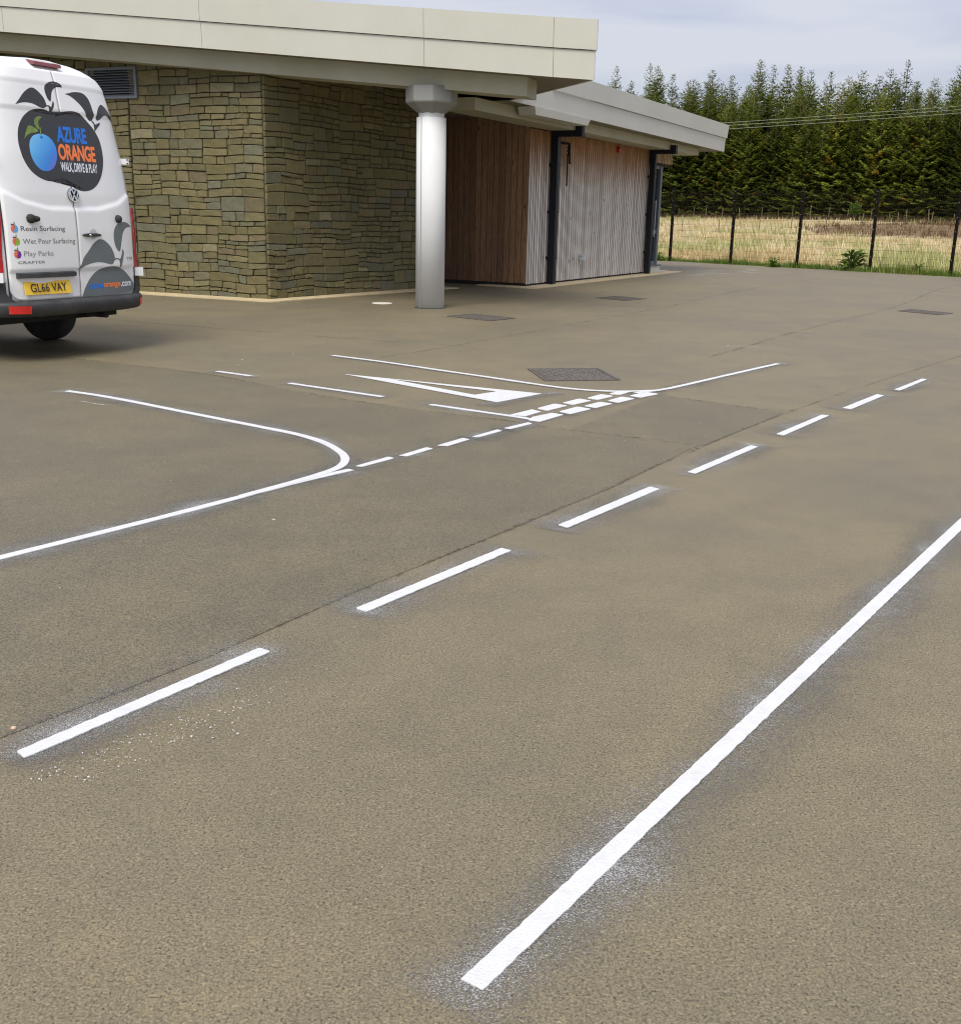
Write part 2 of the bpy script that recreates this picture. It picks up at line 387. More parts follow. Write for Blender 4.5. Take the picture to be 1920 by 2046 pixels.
# vegetation
def leaf_mat(name, a, b_, c_, scale=1.2, trans=0.25, use_tint=False):
    m, t, b = new_mat(name); v = coords(t)
    oi = N(t, 'ShaderNodeObjectInfo')
    f = math_(t, 'ADD', tnoise(t, v, scale, 4.0, 0.7), math_(t, 'MULTIPLY', math_(t, 'SUBTRACT', oi.outputs['Random'], 0.5), 0.34))
    c = ramp(t, f, [(0.30, a), (0.52, b_), (0.72, c_)])
    if use_tint:
        at = N(t, 'ShaderNodeAttribute', attribute_name='tint').outputs['Color']
        c = mixc(t, 1.0, c, at, 'MULTIPLY')
    t.links.new(c, b.inputs['Base Color']); b.inputs['Roughness'].default_value = 0.75; b.inputs['Specular IOR Level'].default_value = 0.2
    tr = N(t, 'ShaderNodeBsdfTranslucent'); t.links.new(c, tr.inputs['Color'])
    ms = N(t, 'ShaderNodeMixShader'); ms.inputs['Fac'].default_value = trans
    out = [n for n in t.nodes if n.type == 'OUTPUT_MATERIAL'][0]
    t.links.new(b.outputs[0], ms.inputs[1]); t.links.new(tr.outputs[0], ms.inputs[2]); t.links.new(ms.outputs[0], out.inputs['Surface'])
    return m
M['needle'] = leaf_mat('spruce_needle', (0.055, 0.076, 0.010), (0.120, 0.150, 0.018), (0.200, 0.225, 0.030), 0.8, 0.35, True)
M['bark'] = simple('spruce_bark', (0.17, 0.145, 0.11), 0.9, 0.3, 5.0)
M['weed'] = leaf_mat('dock_leaf', (0.055, 0.105, 0.010), (0.10, 0.175, 0.018), (0.17, 0.26, 0.035), 4.0, 0.35)
M['field_blade'] = leaf_mat('straw_blade', (0.75, 0.75, 0.75), (1, 1, 1), (1.2, 1.2, 1.15), 0.35, 0.3, True)
M['verge_blade'] = leaf_mat('verge_blade', (0.7, 0.7, 0.7), (1, 1, 1), (1.2, 1.2, 1.1), 0.8, 0.3, True)

def field_mat():
    m, t, b = new_mat('rough_pasture'); v = coords(t)
    f = tnoise(t, v, 0.16, 6.0, 0.65, 0.5); g = tnoise(t, v, 1.6, 5.0, 0.7)
    c = ramp(t, f, [(0.28, (0.22, 0.20, 0.085)), (0.43, (0.43, 0.34, 0.18)), (0.58, (0.50, 0.41, 0.25)), (0.72, (0.29, 0.28, 0.12))])
    c = mixc(t, 0.6, c, ramp(t, g, [(0.3, 0.6), (0.7, 1.3)]), 'MULTIPLY')
    # the low brown heather bank
    sx = N(t, 'ShaderNodeSeparateXYZ'); t.links.new(v, sx.inputs[0])
    dx = math_(t, 'DIVIDE', math_(t, 'SUBTRACT', sx.outputs['X'], 31.0), 9.5); dy = math_(t, 'DIVIDE', math_(t, 'SUBTRACT', sx.outputs['Y'], 73.0), 12.0)
    d = math_(t, 'ADD', math_(t, 'MULTIPLY', dx, dx), math_(t, 'MULTIPLY', dy, dy))
    d = math_(t, 'ADD', d, math_(t, 'MULTIPLY', math_(t, 'SUBTRACT', tnoise(t, v, 0.35, 5.0, 0.7), 0.5), 1.6))
    c = mixc(t, ramp(t, d, [(0.72, 0.85), (1.0, 0.0)]), c, (0.15, 0.095, 0.055))
    t.links.new(c, b.inputs['Base Color']); b.inputs['Roughness'].default_value = 0.95; b.inputs['Specular IOR Level'].default_value = 0.1
    bump(t, b, g, 0.8, 0.15)
    return m
M['field'] = field_mat()

# ------------------------------------------------------------------ ground and land
FD = Vector((-0.712, 0.702))            # along the mesh fence, towards the left
F0 = Vector((13.4, 31.85))
FN = Vector((0.702, 0.712))             # away from the yard
def fpt(t, o=0.0): p = F0 + FD * t + FN * o; return (p.x, p.y)

g = MB()
ring = [(*fpt(-62, 0.15), 0), (*fpt(70, 0.15), 0), (-75, 60, 0), (-75, -45, 0), (60, -45, 0)]
g.add(ring, [(0, 1, 2, 3, 4)])
tag(g.build('tarmac_yard', M['tarmac']), kind='structure')

def land(x, y):
    d = (Vector((x, y)) - F0).dot(FN)
    if d <= 0: return -0.02
    z = 1.8 * min(d / 62.0, 1.6) ** 1.5
    k = min(1.0, d / 8.0)
    z += k * (0.16 * noise.noise((x * 0.11, y * 0.11, 3.1)) + 0.07 * noise.noise((x * 0.4, y * 0.4, 8.0)))
    # low bank of the brown patch
    q = ((x - 31.0) / 9.5) ** 2 + ((y - 73.0) / 12.0) ** 2
    z += 0.32 * max(0.0, 1 - q)
    return z - 0.02
g = MB()
us = [-70 + i * 2.0 for i in range(86)]; ds = [0.05, 0.5, 1, 2, 3, 4.5, 6] + [8 + i * 2.0 for i in range(40)] + [95, 120, 160, 240, 400]
idx = {}
for j, d in enumerate(ds):
    for i, u in enumerate(us):
        ext = 1.0 + max(0, d - 88) / 60.0
        p = F0 + FD * (u * ext) + FN * d
        idx[i, j] = len(g.v); g.v.append((p.x, p.y, land(p.x, p.y))); g.t.append((1, 1, 1)); g.a.append(1.0)
for j in range(len(ds) - 1):
    for i in range(len(us) - 1):
        g.f.append((idx[i, j], idx[i + 1, j], idx[i + 1, j + 1], idx[i, j + 1]))
tag(g.build('field', M['field'], smooth=True), kind='structure')

# darker, smoother lengths of tarmac and the joints between them
JOINTS = [[(-1.13,10.943),(-0.492,11.965),(0.378,13.512),(1.419,15.484),(2.508,17.398),(3.184,18.664),(4.775,22.073),(6.608,25.482),(8.474,28.583),(9.674,29.694)],
 [(2.415,11.681),(3.045,12.702),(3.93,14.272),(5.374,16.57),(6.733,18.549),(7.986,20.726),(9.339,23.279),(10.162,24.881),(12.406,28.451)],
 [(-2.9,0.7),(-1.9,1.95),(-1.385,2.66),(-1.141,2.988),(-0.894,3.339),(-0.657,3.726),(-0.446,4.066),(-0.258,4.333),(-0.082,4.593),(0.194,5.0),(0.723,5.788),(1.001,6.272),(1.457,6.975),(2.24,8.148),(3.009,9.187),(3.542,9.915),(5.46,12.385),(8.2,15.9)],
 [(-6.5,11.6),(-4.074,10.517),(-3.202,10.082),(-2.313,9.562),(-1.5,8.759),(-0.576,8.127),(0.196,7.727),(0.604,7.418),(1.424,6.989)],
 [(1.494,9.05),(2.347,8.328),(2.60,8.62)], [(-8.0,15.8),(-4.052,13.851),(-2.67,13.184),(-1.207,12.567),(-0.3,12.2)]]
def dense(pts, step):
    out = []
    for a, b in zip(pts[:-1], pts[1:]):
        a = Vector(a); b = Vector(b); n = max(1, int((b - a).length / step))
        out += [a.lerp(b, i / n) for i in range(n)]
    return out + [Vector(pts[-1])]
def smooth_pts(pts, it=3):
    pts = [Vector(p) for p in pts]
    for _ in range(it):
        q = [pts[0]]
        for a, b in zip(pts[:-1], pts[1:]): q += [a.lerp(b, 0.25), a.lerp(b, 0.75)]
        pts = q + [pts[-1]]
    return pts
def normals(ps):
    out = []
    for i in range(len(ps)):
        d = (ps[min(i + 1, len(ps) - 1)] - ps[max(i - 1, 0)]).normalized(); out.append(Vector((-d.y, d.x)))
    return out
def band(mb, pts, wl, wr, z, wob=0.0, seed=0.0, end_fade=True):
    """strip along pts, fading to both edges; wl, wr = reach to either side"""
    ns = normals(pts); b = len(mb.v); n = len(pts)
    for i, (p, q) in enumerate(zip(pts, ns)):
        e = 0.0 if end_fade and i in (0, n - 1) else 1.0
        k = wob * noise.noise((p.x * 3, p.y * 3, seed)); kl = 1 + 0.5 * noise.noise((p.x * 1.7, p.y * 1.7, seed + 5)) * (1 if wob else 0)
        for off, f in ((wl * kl, 0.0), (wl * 0.45 * kl, 0.6), (0, 1.0), (-wr * 0.45 * kl, 0.6), (-wr * kl, 0.0)):
            r = p + q * (off + k)
            mb.v.append((r.x, r.y, z)); mb.t.append((1, 1, 1)); mb.a.append(f * e)
    for i in range(n - 1):
        for j in range(4):
            mb.f.append((b + i * 5 + j, b + i * 5 + j + 1, b + i * 5 + 5 + j + 1, b + i * 5 + 5 + j))
# patch to the left of the middle joint, between the two cross joints
pm = MB()
pt = [(0.604,7.418),(1.424,6.989),(1.457,6.975),(2.24,8.148),(2.347,8.328),(1.494,9.05)]
pm.add([(x, y, 0.002) for x, y in pt], [(0, 1, 2, 3, 4, 5)])
tag(pm.build('tarmac_patch', M['tarmac_olive']), kind='structure')
pm = MB()
pt = [(-7.5,3.6),(-2.9,0.7),(-1.9,1.95),(-1.385,2.66),(-0.894,3.339),(-0.446,4.066),(-0.082,4.593),(0.723,5.788),(1.424,6.989),(0.604,7.418),(0.196,7.727),(-0.576,8.127),(-1.5,8.759),(-2.313,9.562),(-3.202,10.082),(-4.074,10.517),(-6.5,11.6),(-12,8)]
pm.add([(x, y, 0.002) for x, y in pt], [tuple(range(len(pt)))])
tag(pm.build('tarmac_patch', M['tarmac_olive']), kind='structure')
for k, J in enumerate(JOINTS):
    ps = dense(smooth_pts(J, 2), 0.12)
    wdt = 0.026 if k == 2 else 0.045
    j = MB(); band(j, ps, wdt * 1.4, wdt * 1.0, 0.0036, 0.012, k * 3.3)
    tag(j.build('tarmac_joint', M['seam'], fade=True), kind='structure')

# ------------------------------------------------------------------ painted lines
PAINT_Z = 0.0075
def rough_outline(pts, step=0.035, amp=0.0012, rounded=0.0):
    out = []; n = len(pts)
    for i in range(n):
        a = Vector(pts[i]); b = Vector(pts[(i + 1) % n]); L = (b - a).length
        if rounded and L > rounded * 2.2:
            d = (b - a) / L; a2 = a + d * rounded; b2 = b - d * rounded
        else: a2, b2 = a, b
        m = max(1, int(L / step))
        for k in range(m + (1 if rounded and L > rounded * 2.2 else 0)):
            p = a2.lerp(b2, k / m)
            p = p + Vector((noise.noise((p.x * 40, p.y * 40, 1.0)), noise.noise((p.x * 40, p.y * 40, 7.0)))) * amp * 2
            out.append(p)
    return out
def slab(mb, pts, z0=0.004, z1=PAINT_Z):
    mb.prism([(p[0], p[1], z0) for p in pts], [(p[0], p[1], z1) for p in pts])
def stripe(pts, wd):
    ns = normals(pts); l = [p + n * wd / 2 for p, n in zip(pts, ns)]; r = [p - n * wd / 2 for p, n in zip(pts, ns)]
    return l, r
def stripe_mesh(mb, pts, wd):
    l, r = stripe(pts, wd)
    jig = lambda p, s: p + Vector((noise.noise((p.x * 45, p.y * 45, s)), noise.noise((p.x * 45, p.y * 45, s + 4)))) * 0.0030
    l = [jig(p, 1) for p in l]; r = [jig(p, 9) for p in r]; n = len(pts); b = len(mb.v)
    for k in range(n):
        for p, z in ((l[k], PAINT_Z), (r[k], PAINT_Z), (l[k], 0.004), (r[k], 0.004)): mb.v.append((p.x, p.y, z)); mb.t.append((1, 1, 1)); mb.a.append(1.0)
    for k in range(n - 1):
        i = b + 4 * k
        mb.f += [(i, i + 1, i + 5, i + 4), (i, i + 4, i + 6, i + 2), (i + 1, i + 3, i + 7, i + 5)]
    mb.f += [(b, b + 2, b + 3, b + 1), (b + 4 * n - 4, b + 4 * n - 3, b + 4 * n - 1, b + 4 * n - 2)]
def mist(parent, pts, wl, wr, seed, ext=0.12):
    ps = [Vector(p) for p in pts]; a = (ps[0] - ps[1]).normalized(); e = (ps[-1] - ps[-2]).normalized()
    ps = dense([ps[0] + a * ext] + ps + [ps[-1] + e * ext], 0.06)
    m = MB(); band(m, ps, wl * 1.35, wr * 1.35, 0.0048, 0.03, seed)
    o = m.build('bare_tarmac', M['bare'], parent, fade=True); tag(o, kind='stuff')
    m = MB(); band(m, ps, wl * 1.15, wr * 1.15, 0.0060, 0.05, seed + 2)
    o = m.build('overspray', M['mist'], parent, fade=True); tag(o, kind='stuff')

DASH = [[(-1.253,2.649),(-1.215,2.614),(-0.698,3.379),(-0.744,3.407)],[(-0.463,3.807),(-0.419,3.772),(0.142,4.574),(0.098,4.611)],[(0.377,5.002),(0.42,4.96),(0.984,5.764),(0.94,5.816)],[(1.216,6.195),(1.258,6.157),(1.823,6.978),(1.783,7.016)],[(2.062,7.433),(2.102,7.385),(2.674,8.224),(2.629,8.255)],[(2.9,8.599),(2.946,8.538),(3.48,9.295),(3.438,9.353)],[(3.698,9.648),(3.734,9.605),(4.273,10.359),(4.236,10.396)]]
DL = ['nearest white centre line dash, with white paint flecks scattered beside it', 'second white centre line dash counted from the near end',
      'third white centre line dash counted from the near end', 'fourth white centre line dash, middle of the row of seven',
      'third white centre line dash counted from the far end', 'second white centre line dash counted from the far end', 'farthest white centre line dash, at the right of the yard']
for k, q in enumerate(DASH):
    m = MB(); slab(m, rough_outline(q, step=.012, amp=.0018, rounded=0.006))
    o = tag(m.build('lane_dash', M['line_paint']), DL[k], 'road marking', 'dashes of the centre line')
    a = (Vector(q[0]) + Vector(q[1])) / 2; b = (Vector(q[2]) + Vector(q[3])) / 2
    mist(o, [a, b], 0.19, 0.17, k * 2.7)
EDGE = [Vector((0.0045, 1.7685)), Vector((1.20, 3.470)), Vector((2.40, 5.18)), Vector((3.10, 6.18))]
m = MB(); stripe_mesh(m, dense(EDGE, 0.02), 0.0525)
o = tag(m.build('edge_line', M['line_paint']), 'long solid white edge line in the right foreground', 'road marking')
mist(o, EDGE, 0.15, 0.19, 40.0)
KS = smooth_pts([(-0.755,6.063),(-0.973,5.795),(-1.231,5.42),(-1.46,5.087),(-1.667,4.8),(-1.854,4.545),(-2.024,4.314),(-2.6,3.52)], 1)
m = MB(); stripe_mesh(m, dense(KS, 0.05), 0.05)
o = tag(m.build('edge_line', M['line_paint']), 'solid white line at the left, running out of the picture below the van', 'road marking')
mist(o, KS, 0.17, 0.19, 50.0)
KC = smooth_pts([(-3.337,8.56),(-2.993,8.368),(-2.58,8.067),(-2.187,7.761),(-1.826,7.492),(-1.486,7.233),(-1.246,7.056),(-1.068,6.868),(-0.949,6.679),(-0.859,6.484),(-0.823,6.351),(-0.813,6.225),(-0.828,6.107),(-0.886,5.974),(-0.985,5.80),(-1.105,5.61),(-1.24,5.407)], 2)
m = MB(); stripe_mesh(m, dense(KC, 0.05), 0.052)
for v_ in range(len(m.v)): m.v[v_] = (m.v[v_][0], m.v[v_][1], m.v[v_][2] + 0.002)
o = tag(m.build('kerb_line', M['line_paint']), 'white line bending round the near corner of the painted junction', 'road marking')
mist(o, KC, 0.16, 0.17, 60.0)
FC = smooth_pts([(-1.558,11.123),(-1.03,10.755),(-0.471,10.271),(0.042,9.844),(0.514,9.435),(0.738,9.272),(0.963,9.187),(1.192,9.176),(1.409,9.251),(1.52,9.29)], 2)
m = MB(); stripe_mesh(m, dense(FC, 0.05), 0.052)
for v_ in range(len(m.v)): m.v[v_] = (m.v[v_][0], m.v[v_][1], m.v[v_][2] + 0.002)
o = tag(m.build('kerb_line', M['line_paint']), 'white line curving past the square cover behind the hollow triangle', 'road marking')
mist(o, FC, 0.1, 0.1, 70.0)
FS = [Vector(p) for p in ((1.18,9.06),(1.561,9.331),(1.864,9.712),(2.373,10.381),(3.076,11.287))]
FS = smooth_pts([(1.30,9.13)] + [tuple(p) for p in FS[1:]], 1)
m = MB(); stripe_mesh(m, dense(FS, 0.05), 0.05)
o = tag(m.build('edge_line', M['line_paint']), 'straight white line running on from the far end of the broken lines', 'road marking')
mist(o, FS, 0.11, 0.13, 80.0)
for k, (q, lb) in enumerate((([(-2.444,9.837),(-2.084,9.598)], 'short white dash nearest the van'), ([(-1.672,9.228),(-0.81,8.634)], 'longer white dash left of the hollow triangle'),
                             ([(-0.41,8.32),(-0.082,8.101),(0.239,7.883),(0.40,7.76)], 'white line running up to the broken lines below the hollow triangle'))):
    m = MB(); stripe_mesh(m, dense(q, 0.05), 0.048)
    o = tag(m.build('lane_dash', M['line_paint']), lb, 'road marking', 'dashes of the side road')
    mist(o, q, 0.13, 0.14, 90.0 + k * 3)
# hollow give way triangle
TO = [(-1.266,9.826),(0.493,8.967),(0.112,8.495)]; TI = [(-0.849,9.608),(0.117,9.037),(-0.07,8.827)]
m = MB()
z1 = PAINT_Z
m.add([(x, y, z1) for x, y in TO] + [(x, y, z1) for x, y in TI] + [(x, y, .004) for x, y in TO] + [(x, y, .004) for x, y in TI],
      [(0, 1, 4, 3), (1, 2, 5, 4), (2, 0, 3, 5), (6, 7, 1, 0), (7, 8, 2, 1), (8, 6, 0, 2), (9, 3, 4, 10), (10, 4, 5, 11), (11, 5, 3, 9)])
o = tag(m.build('give_way_triangle', M['line_paint']), 'long hollow white triangle painted on the side road', 'road marking')
mist(o, [(0.03,8.42),(0.56,9.02)], 0.07, 0.14, 110.0)
GIVE = [[(0.365,7.868),(0.524,8.059),(0.608,7.995),(0.418,7.692),(0.338,7.738)],[(0.581,8.132),(0.742,8.371),(0.845,8.279),(0.657,8.031)],[(0.796,8.41),(0.944,8.623),(1.04,8.546),(0.881,8.325)],[(1.012,8.683),(1.154,8.907),(1.256,8.821),(1.088,8.597)],[(1.226,8.965),(1.391,9.193),(1.493,9.094),(1.307,8.875)],
 [(0.2,7.934),(0.378,8.192),(0.444,8.104),(0.322,7.901)],[(0.417,8.249),(0.568,8.484),(0.668,8.404),(0.499,8.162)],[(0.635,8.537),(0.788,8.757),(0.881,8.666),(0.716,8.454)],[(0.854,8.795),(0.993,9.012),(1.093,8.929),(0.939,8.719)],[(1.061,9.046),(1.18,9.207),(1.269,9.188),(1.155,8.998)]]
ORD = ['first', 'second', 'third', 'fourth', 'fifth']
for k, q in enumerate(GIVE):
    row = 'near' if k < 5 else 'far'
    m = MB(); slab(m, rough_outline(q, amp=0.001, rounded=0.014 if k not in (0, 5) else 0.0), 0.002, PAINT_Z + (0.001 if k in (0, 5, 9) else 0))
    o = tag(m.build('give_way_block', M['line_paint']), '%s white block from the left in the %s row of the double broken line' % (ORD[k % 5], row), 'road marking', 'blocks of the double broken line')
    if k < 5:
        a = (Vector(q[0]) + Vector(q[-1])) / 2; b = (Vector(q[1]) + Vector(q[2])) / 2
        mist(o, [a, b], 0.10, 0.13, 120.0 + k)
SMALL = [[(-0.741,6.154),(-0.568,6.424),(-0.532,6.383),(-0.7,6.137)],[(-0.51,6.46),(-0.354,6.72),(-0.31,6.685),(-0.455,6.451)],[(-0.289,6.785),(-0.13,7.042),(-0.082,7.004),(-0.219,6.776)],[(-0.069,7.094),(0.105,7.365),(0.136,7.321),(-0.023,7.081)],[(0.149,7.418),(0.331,7.661),(0.358,7.613),(0.199,7.395)]]
for k, q in enumerate(SMALL):
    m = MB(); slab(m, rough_outline(q, amp=0.001, rounded=0.006))
    o = tag(m.build('broken_line_dash', M['line_paint']), '%s short white dash between the near kerb corner and the double broken line' % ORD[k], 'road marking', 'short dashes across the near lane')
    a = (Vector(q[0]) + Vector(q[3])) / 2; b = (Vector(q[1]) + Vector(q[2])) / 2
    mist(o, [a, b], 0.13, 0.15, 130.0 + k)
# loose flecks of paint below the nearest dash, and odd ones elsewhere
m = MB()
def fleck(x, y, r, h=0.0045):
    n = rnd.randint(5, 7); a0 = rnd.random() * 6
    e = rnd.uniform(0.5, 1.0)
    pts = [(x + r * rnd.uniform(.6, 1.2) * cos(a0 + 2 * pi * i / n), y + e * r * rnd.uniform(.6, 1.2) * sin(a0 + 2 * pi * i / n)) for i in range(n)]
    slab(m, pts, 0.002, h)
for i in range(200):
    u = rnd.random()
    if i < 130:
        p = Vector((-1.158, 2.508)).lerp(Vector((-0.62, 3.08)), u) + Vector((rnd.gauss(0, .022), rnd.gauss(0, .022)))
    elif i < 190:
        p = Vector((-1.03, 2.52)).lerp(Vector((-0.72, 2.83)), u) + Vector((rnd.gauss(0, .03), rnd.gauss(0, .03)))
    else:
        p = Vector((-0.78, 3.02)).lerp(Vector((-0.46, 3.35)), u) + Vector((rnd.gauss(0, .03), rnd.gauss(0, .03)))
    fleck(p.x, p.y, abs(rnd.gauss(0, .0013)) + .0007)
for i in range(110):
    x = rnd.uniform(-4, 6); y = rnd.uniform(2.0, 16)
    fleck(x, y, rnd.uniform(.0010, .0022) * (0.7 + y * 0.12))
for x, y, r in ((-1.98, 11.2, .012), (-2.4, 10.7, .012), (-2.35, 10.3, .010), (-1.0, 5.0, .009), (0.66, 8.55, .014), (2.9, 12.9, .016)): fleck(x, y, r)
tag(m.build('paint_flecks', M['fleck']), 'white flecks of paint strewn over the tarmac', 'paint flecks', kind='stuff')
wm = MB()
for i in range(26):
    t = rnd.random(); p = Vector((5.2, 29.6)).lerp(Vector((8.2, 33.6)), t) + Vector((rnd.uniform(-.6, .6), rnd.uniform(-1.0, .6)))
    L = rnd.uniform(.3, .7); a = rnd.uniform(-.3, .3); d = Vector((cos(a), sin(a)))
    band(wm, [p - d * L / 2, p - d * L / 4, p + d * L / 4, p + d * L / 2], .16, .16, .006)
p = Vector((2.35, 13.0)); band(wm, [p, p + Vector((.5, -.12)), p + Vector((1.0, -.2)), p + Vector((1.3, -.32))], .03, .03, .006)
band(wm, [Vector(q) for q in ((-3.25,8.15),(-3.05,8.1),(-2.85,7.98),(-2.65,7.93))], .03, .03, .006)
tag(wm.build('worn_marking', M['worn_paint'], fade=True), 'faint worn white marks on the tarmac near the mesh fence', 'road marking', kind='stuff')
m = MB(); m.lathe([(.002, 0), (.008, .0015), (.009, .004), (.006, .008), (.002, .009)], 9, (-1.32, 2.79, 0))
tag(m.build('pebble', M['pebble'], smooth=True), 'small pinkish stone lying above the nearest dash', 'pebble')

# ------------------------------------------------------------------ covers let into the tarmac
MH = [[(-0.559,15.825),(-0.179,16.30),(0.443,15.757),(0.075,15.25)],[(2.031,20.177),(2.466,20.748),(2.978,20.217),(2.50,19.62)],[(7.044,18.678),(7.448,19.135),(7.905,18.466),(7.50,18.05)],[(0.424,10.466),(1.135,10.607),(1.261,9.866),(0.555,9.71)]]
ML = ['dark square cover nearest the grey column', 'dark square cover in front of the silvered timber wall', 'dark square cover at the far right of the yard', 'largest dark square cover, behind the double broken line']
for k, q in enumerate(MH):
    c = sum((Vector(p) for p in q), Vector((0, 0))) / 4
    root = empty('manhole_cover', (c.x, c.y, 0)); tag(root, ML[k], 'manhole cover', 'square covers in the tarmac')
    L = [Vector(p) - c for p in q]
    fr = MB(); inn = [p * 0.93 for p in L]
    for i in range(4):
        j = (i + 1) % 4
        fr.prism([(*L[i], .002), (*L[j], .002), (*inn[j], .002), (*inn[i], .002)], [(*L[i], .010), (*L[j], .010), (*inn[j], .010), (*inn[i], .010)])
    fr.build('cover_frame', M['iron'], root)
    inn = [p * 0.91 for p in L]
    half = [[inn[0], inn[1], inn[2]], [inn[0], inn[2], inn[3]]] if k == 3 else [inn]
    ex = (inn[1] - inn[0]); ey = (inn[3] - inn[0])
    for hi_, h in enumerate(half):
        cc = sum(h, Vector((0, 0))) / len(h); h = [cc + (p - cc) * 0.985 for p in h]
        pl = MB(); pl.prism([(*p, .001) for p in h], [(*p, .008) for p in h])
        ng = 12
        for a in range(ng):
            for b in range(ng):
                u, v_ = (a + .5) / ng, (b + .5) / ng
                if len(half) == 2 and (abs(u - v_) < .07 or (u > v_) != (hi_ == 0)): continue
                p = inn[0] + ex * u + ey * v_
                d = Vector((1, 0)) if (a + b) % 2 else Vector((0, 1)); e = Vector((-d.y, d.x)); s = ex.length / ng
                q = [p + d * s * .36 + e * s * .1, p - d * s * .36 + e * s * .1, p - d * s * .36 - e * s * .1, p + d * s * .36 - e * s * .1]
                pl.prism([(*r_, .008) for r_ in q], [(*r_, .012) for r_ in q])
        pl.build('cover_plate', M['iron'], root)
m = MB(); m.lathe([(.168, .001), (.168, .006), (.160, .010), (.05, .011), (.01, .011)], 28, (-1.686, 17.862, 0))
tag(m.build('access_cover', M['pale_disc'], smooth=False), 'small round pale cover in the tarmac between stone wall and column', 'drain cover')

# ------------------------------------------------------------------ building
BLD = tag(empty('building', (-1.0, 22.0, 0)), 'low building with stone walls, brown and silvered timber walls and pale overhanging roofs', 'building')
BO = Vector((-1.0, 22.0, 0))
UP = Vector((0, 0, 1))
class Frame:
    """wall frame: origin (x, y), direction of the wall, outward side"""
    def __init__(s, x, y, deg, side):
        s.o = Vector((x, y, 0)); s.u = Vector((cos(rad(deg)), sin(rad(deg)), 0)); s.n = Vector((s.u.y, -s.u.x, 0)) * side; s.rz = rad(deg); s.side = side
    def p(s, a, o, z): return s.o + s.u * a + s.n * o + UP * z - BO
    def ax(s): return (s.u, s.n, UP)
SL = Frame(-3.579, 18.016, 156.1, -1)     # stone, left face
SR = Frame(-3.579, 18.016, 56.8, 1)       # stone, right face, under the canopy
TD = Frame(0.827, 22.80, 152.3, -1)       # brown boards
TL = Frame(0.827, 22.80, 62.54, 1)        # silvered boards
FC1 = Frame(1.40, 16.0, 163.0, -1)        # canopy edge
for F_ in (SL, SR, TD, TL, FC1):
    if F_.n.y > 0: F_.n = -F_.n
SLP = 0.0878
def soffit_z(P):
    return 3.27 + SLP * (P + BO - FC1.o).dot(FC1.u)

def fbox(fr, a0, a1, o0, o1, z0, z1, mb=None):
    mb = mb or MB()
    mb.prism([fr.p(a0, o0, z0), fr.p(a1, o0, z0), fr.p(a1, o1, z0), fr.p(a0, o1, z0)], [fr.p(a0, o0, z1), fr.p(a1, o0, z1), fr.p(a1, o1, z1), fr.p(a0, o1, z1)])
    return mb

# stone walls: rubble laid block by block
def split(x0, x1, z0, z1, out, r):
    wd, h = x1 - x0, z1 - z0
    if h > 0.235 or (h > 0.16 and r.random() < 0.45):
        if wd < 3.4 * h or wd < .95 or r.random() < 0.30:
            c = z0 + h * r.uniform(.33, .67)
            split(x0, x1, z0, c, out, r); split(x0, x1, c, z1, out, r); return
    if wd > 0.60 * r.uniform(.55, 1.35) or wd > h * 4.6:
        c = x0 + wd * r.uniform(.30, .70)
        split(x0, c, z0, z1, out, r); split(c, x1, z0, z1, out, r); return
    if h > 0.235:
        c = z0 + h * r.uniform(.35, .65)
        split(x0, x1, z0, c, out, r); split(x0, x1, c, z1, out, r); return
    out.append((x0, x1, z0, z1))
def rubble(a0, a1, z0, z1, seed):
    r = random.Random(seed); out = []; z = z0
    while z < z1 - .05:
        h = min(r.uniform(.30, .52), z1 - z)
        if z1 - z - h < .15: h = z1 - z
        x = a0
        while x < a1 - .01:
            wd = r.uniform(.7, 1.5)
            if a1 - x - wd < .4: wd = a1 - x
            split(x, x + wd, z, z + h, out, r); x += wd
        z += h
    return out
PAL = [(.148, .126, .058), (.158, .136, .065), (.138, .121, .058), (.168, .142, .070), (.146, .132, .068), (.134, .125, .071), (.128, .124, .078), (.136, .131, .085), (.158, .128, .070), (.150, .119, .069), (.205, .18, .105)]
PW = [6, 6, 6, 4, 5, 4, 1.2, 1.5, 1.5, .7, .8]
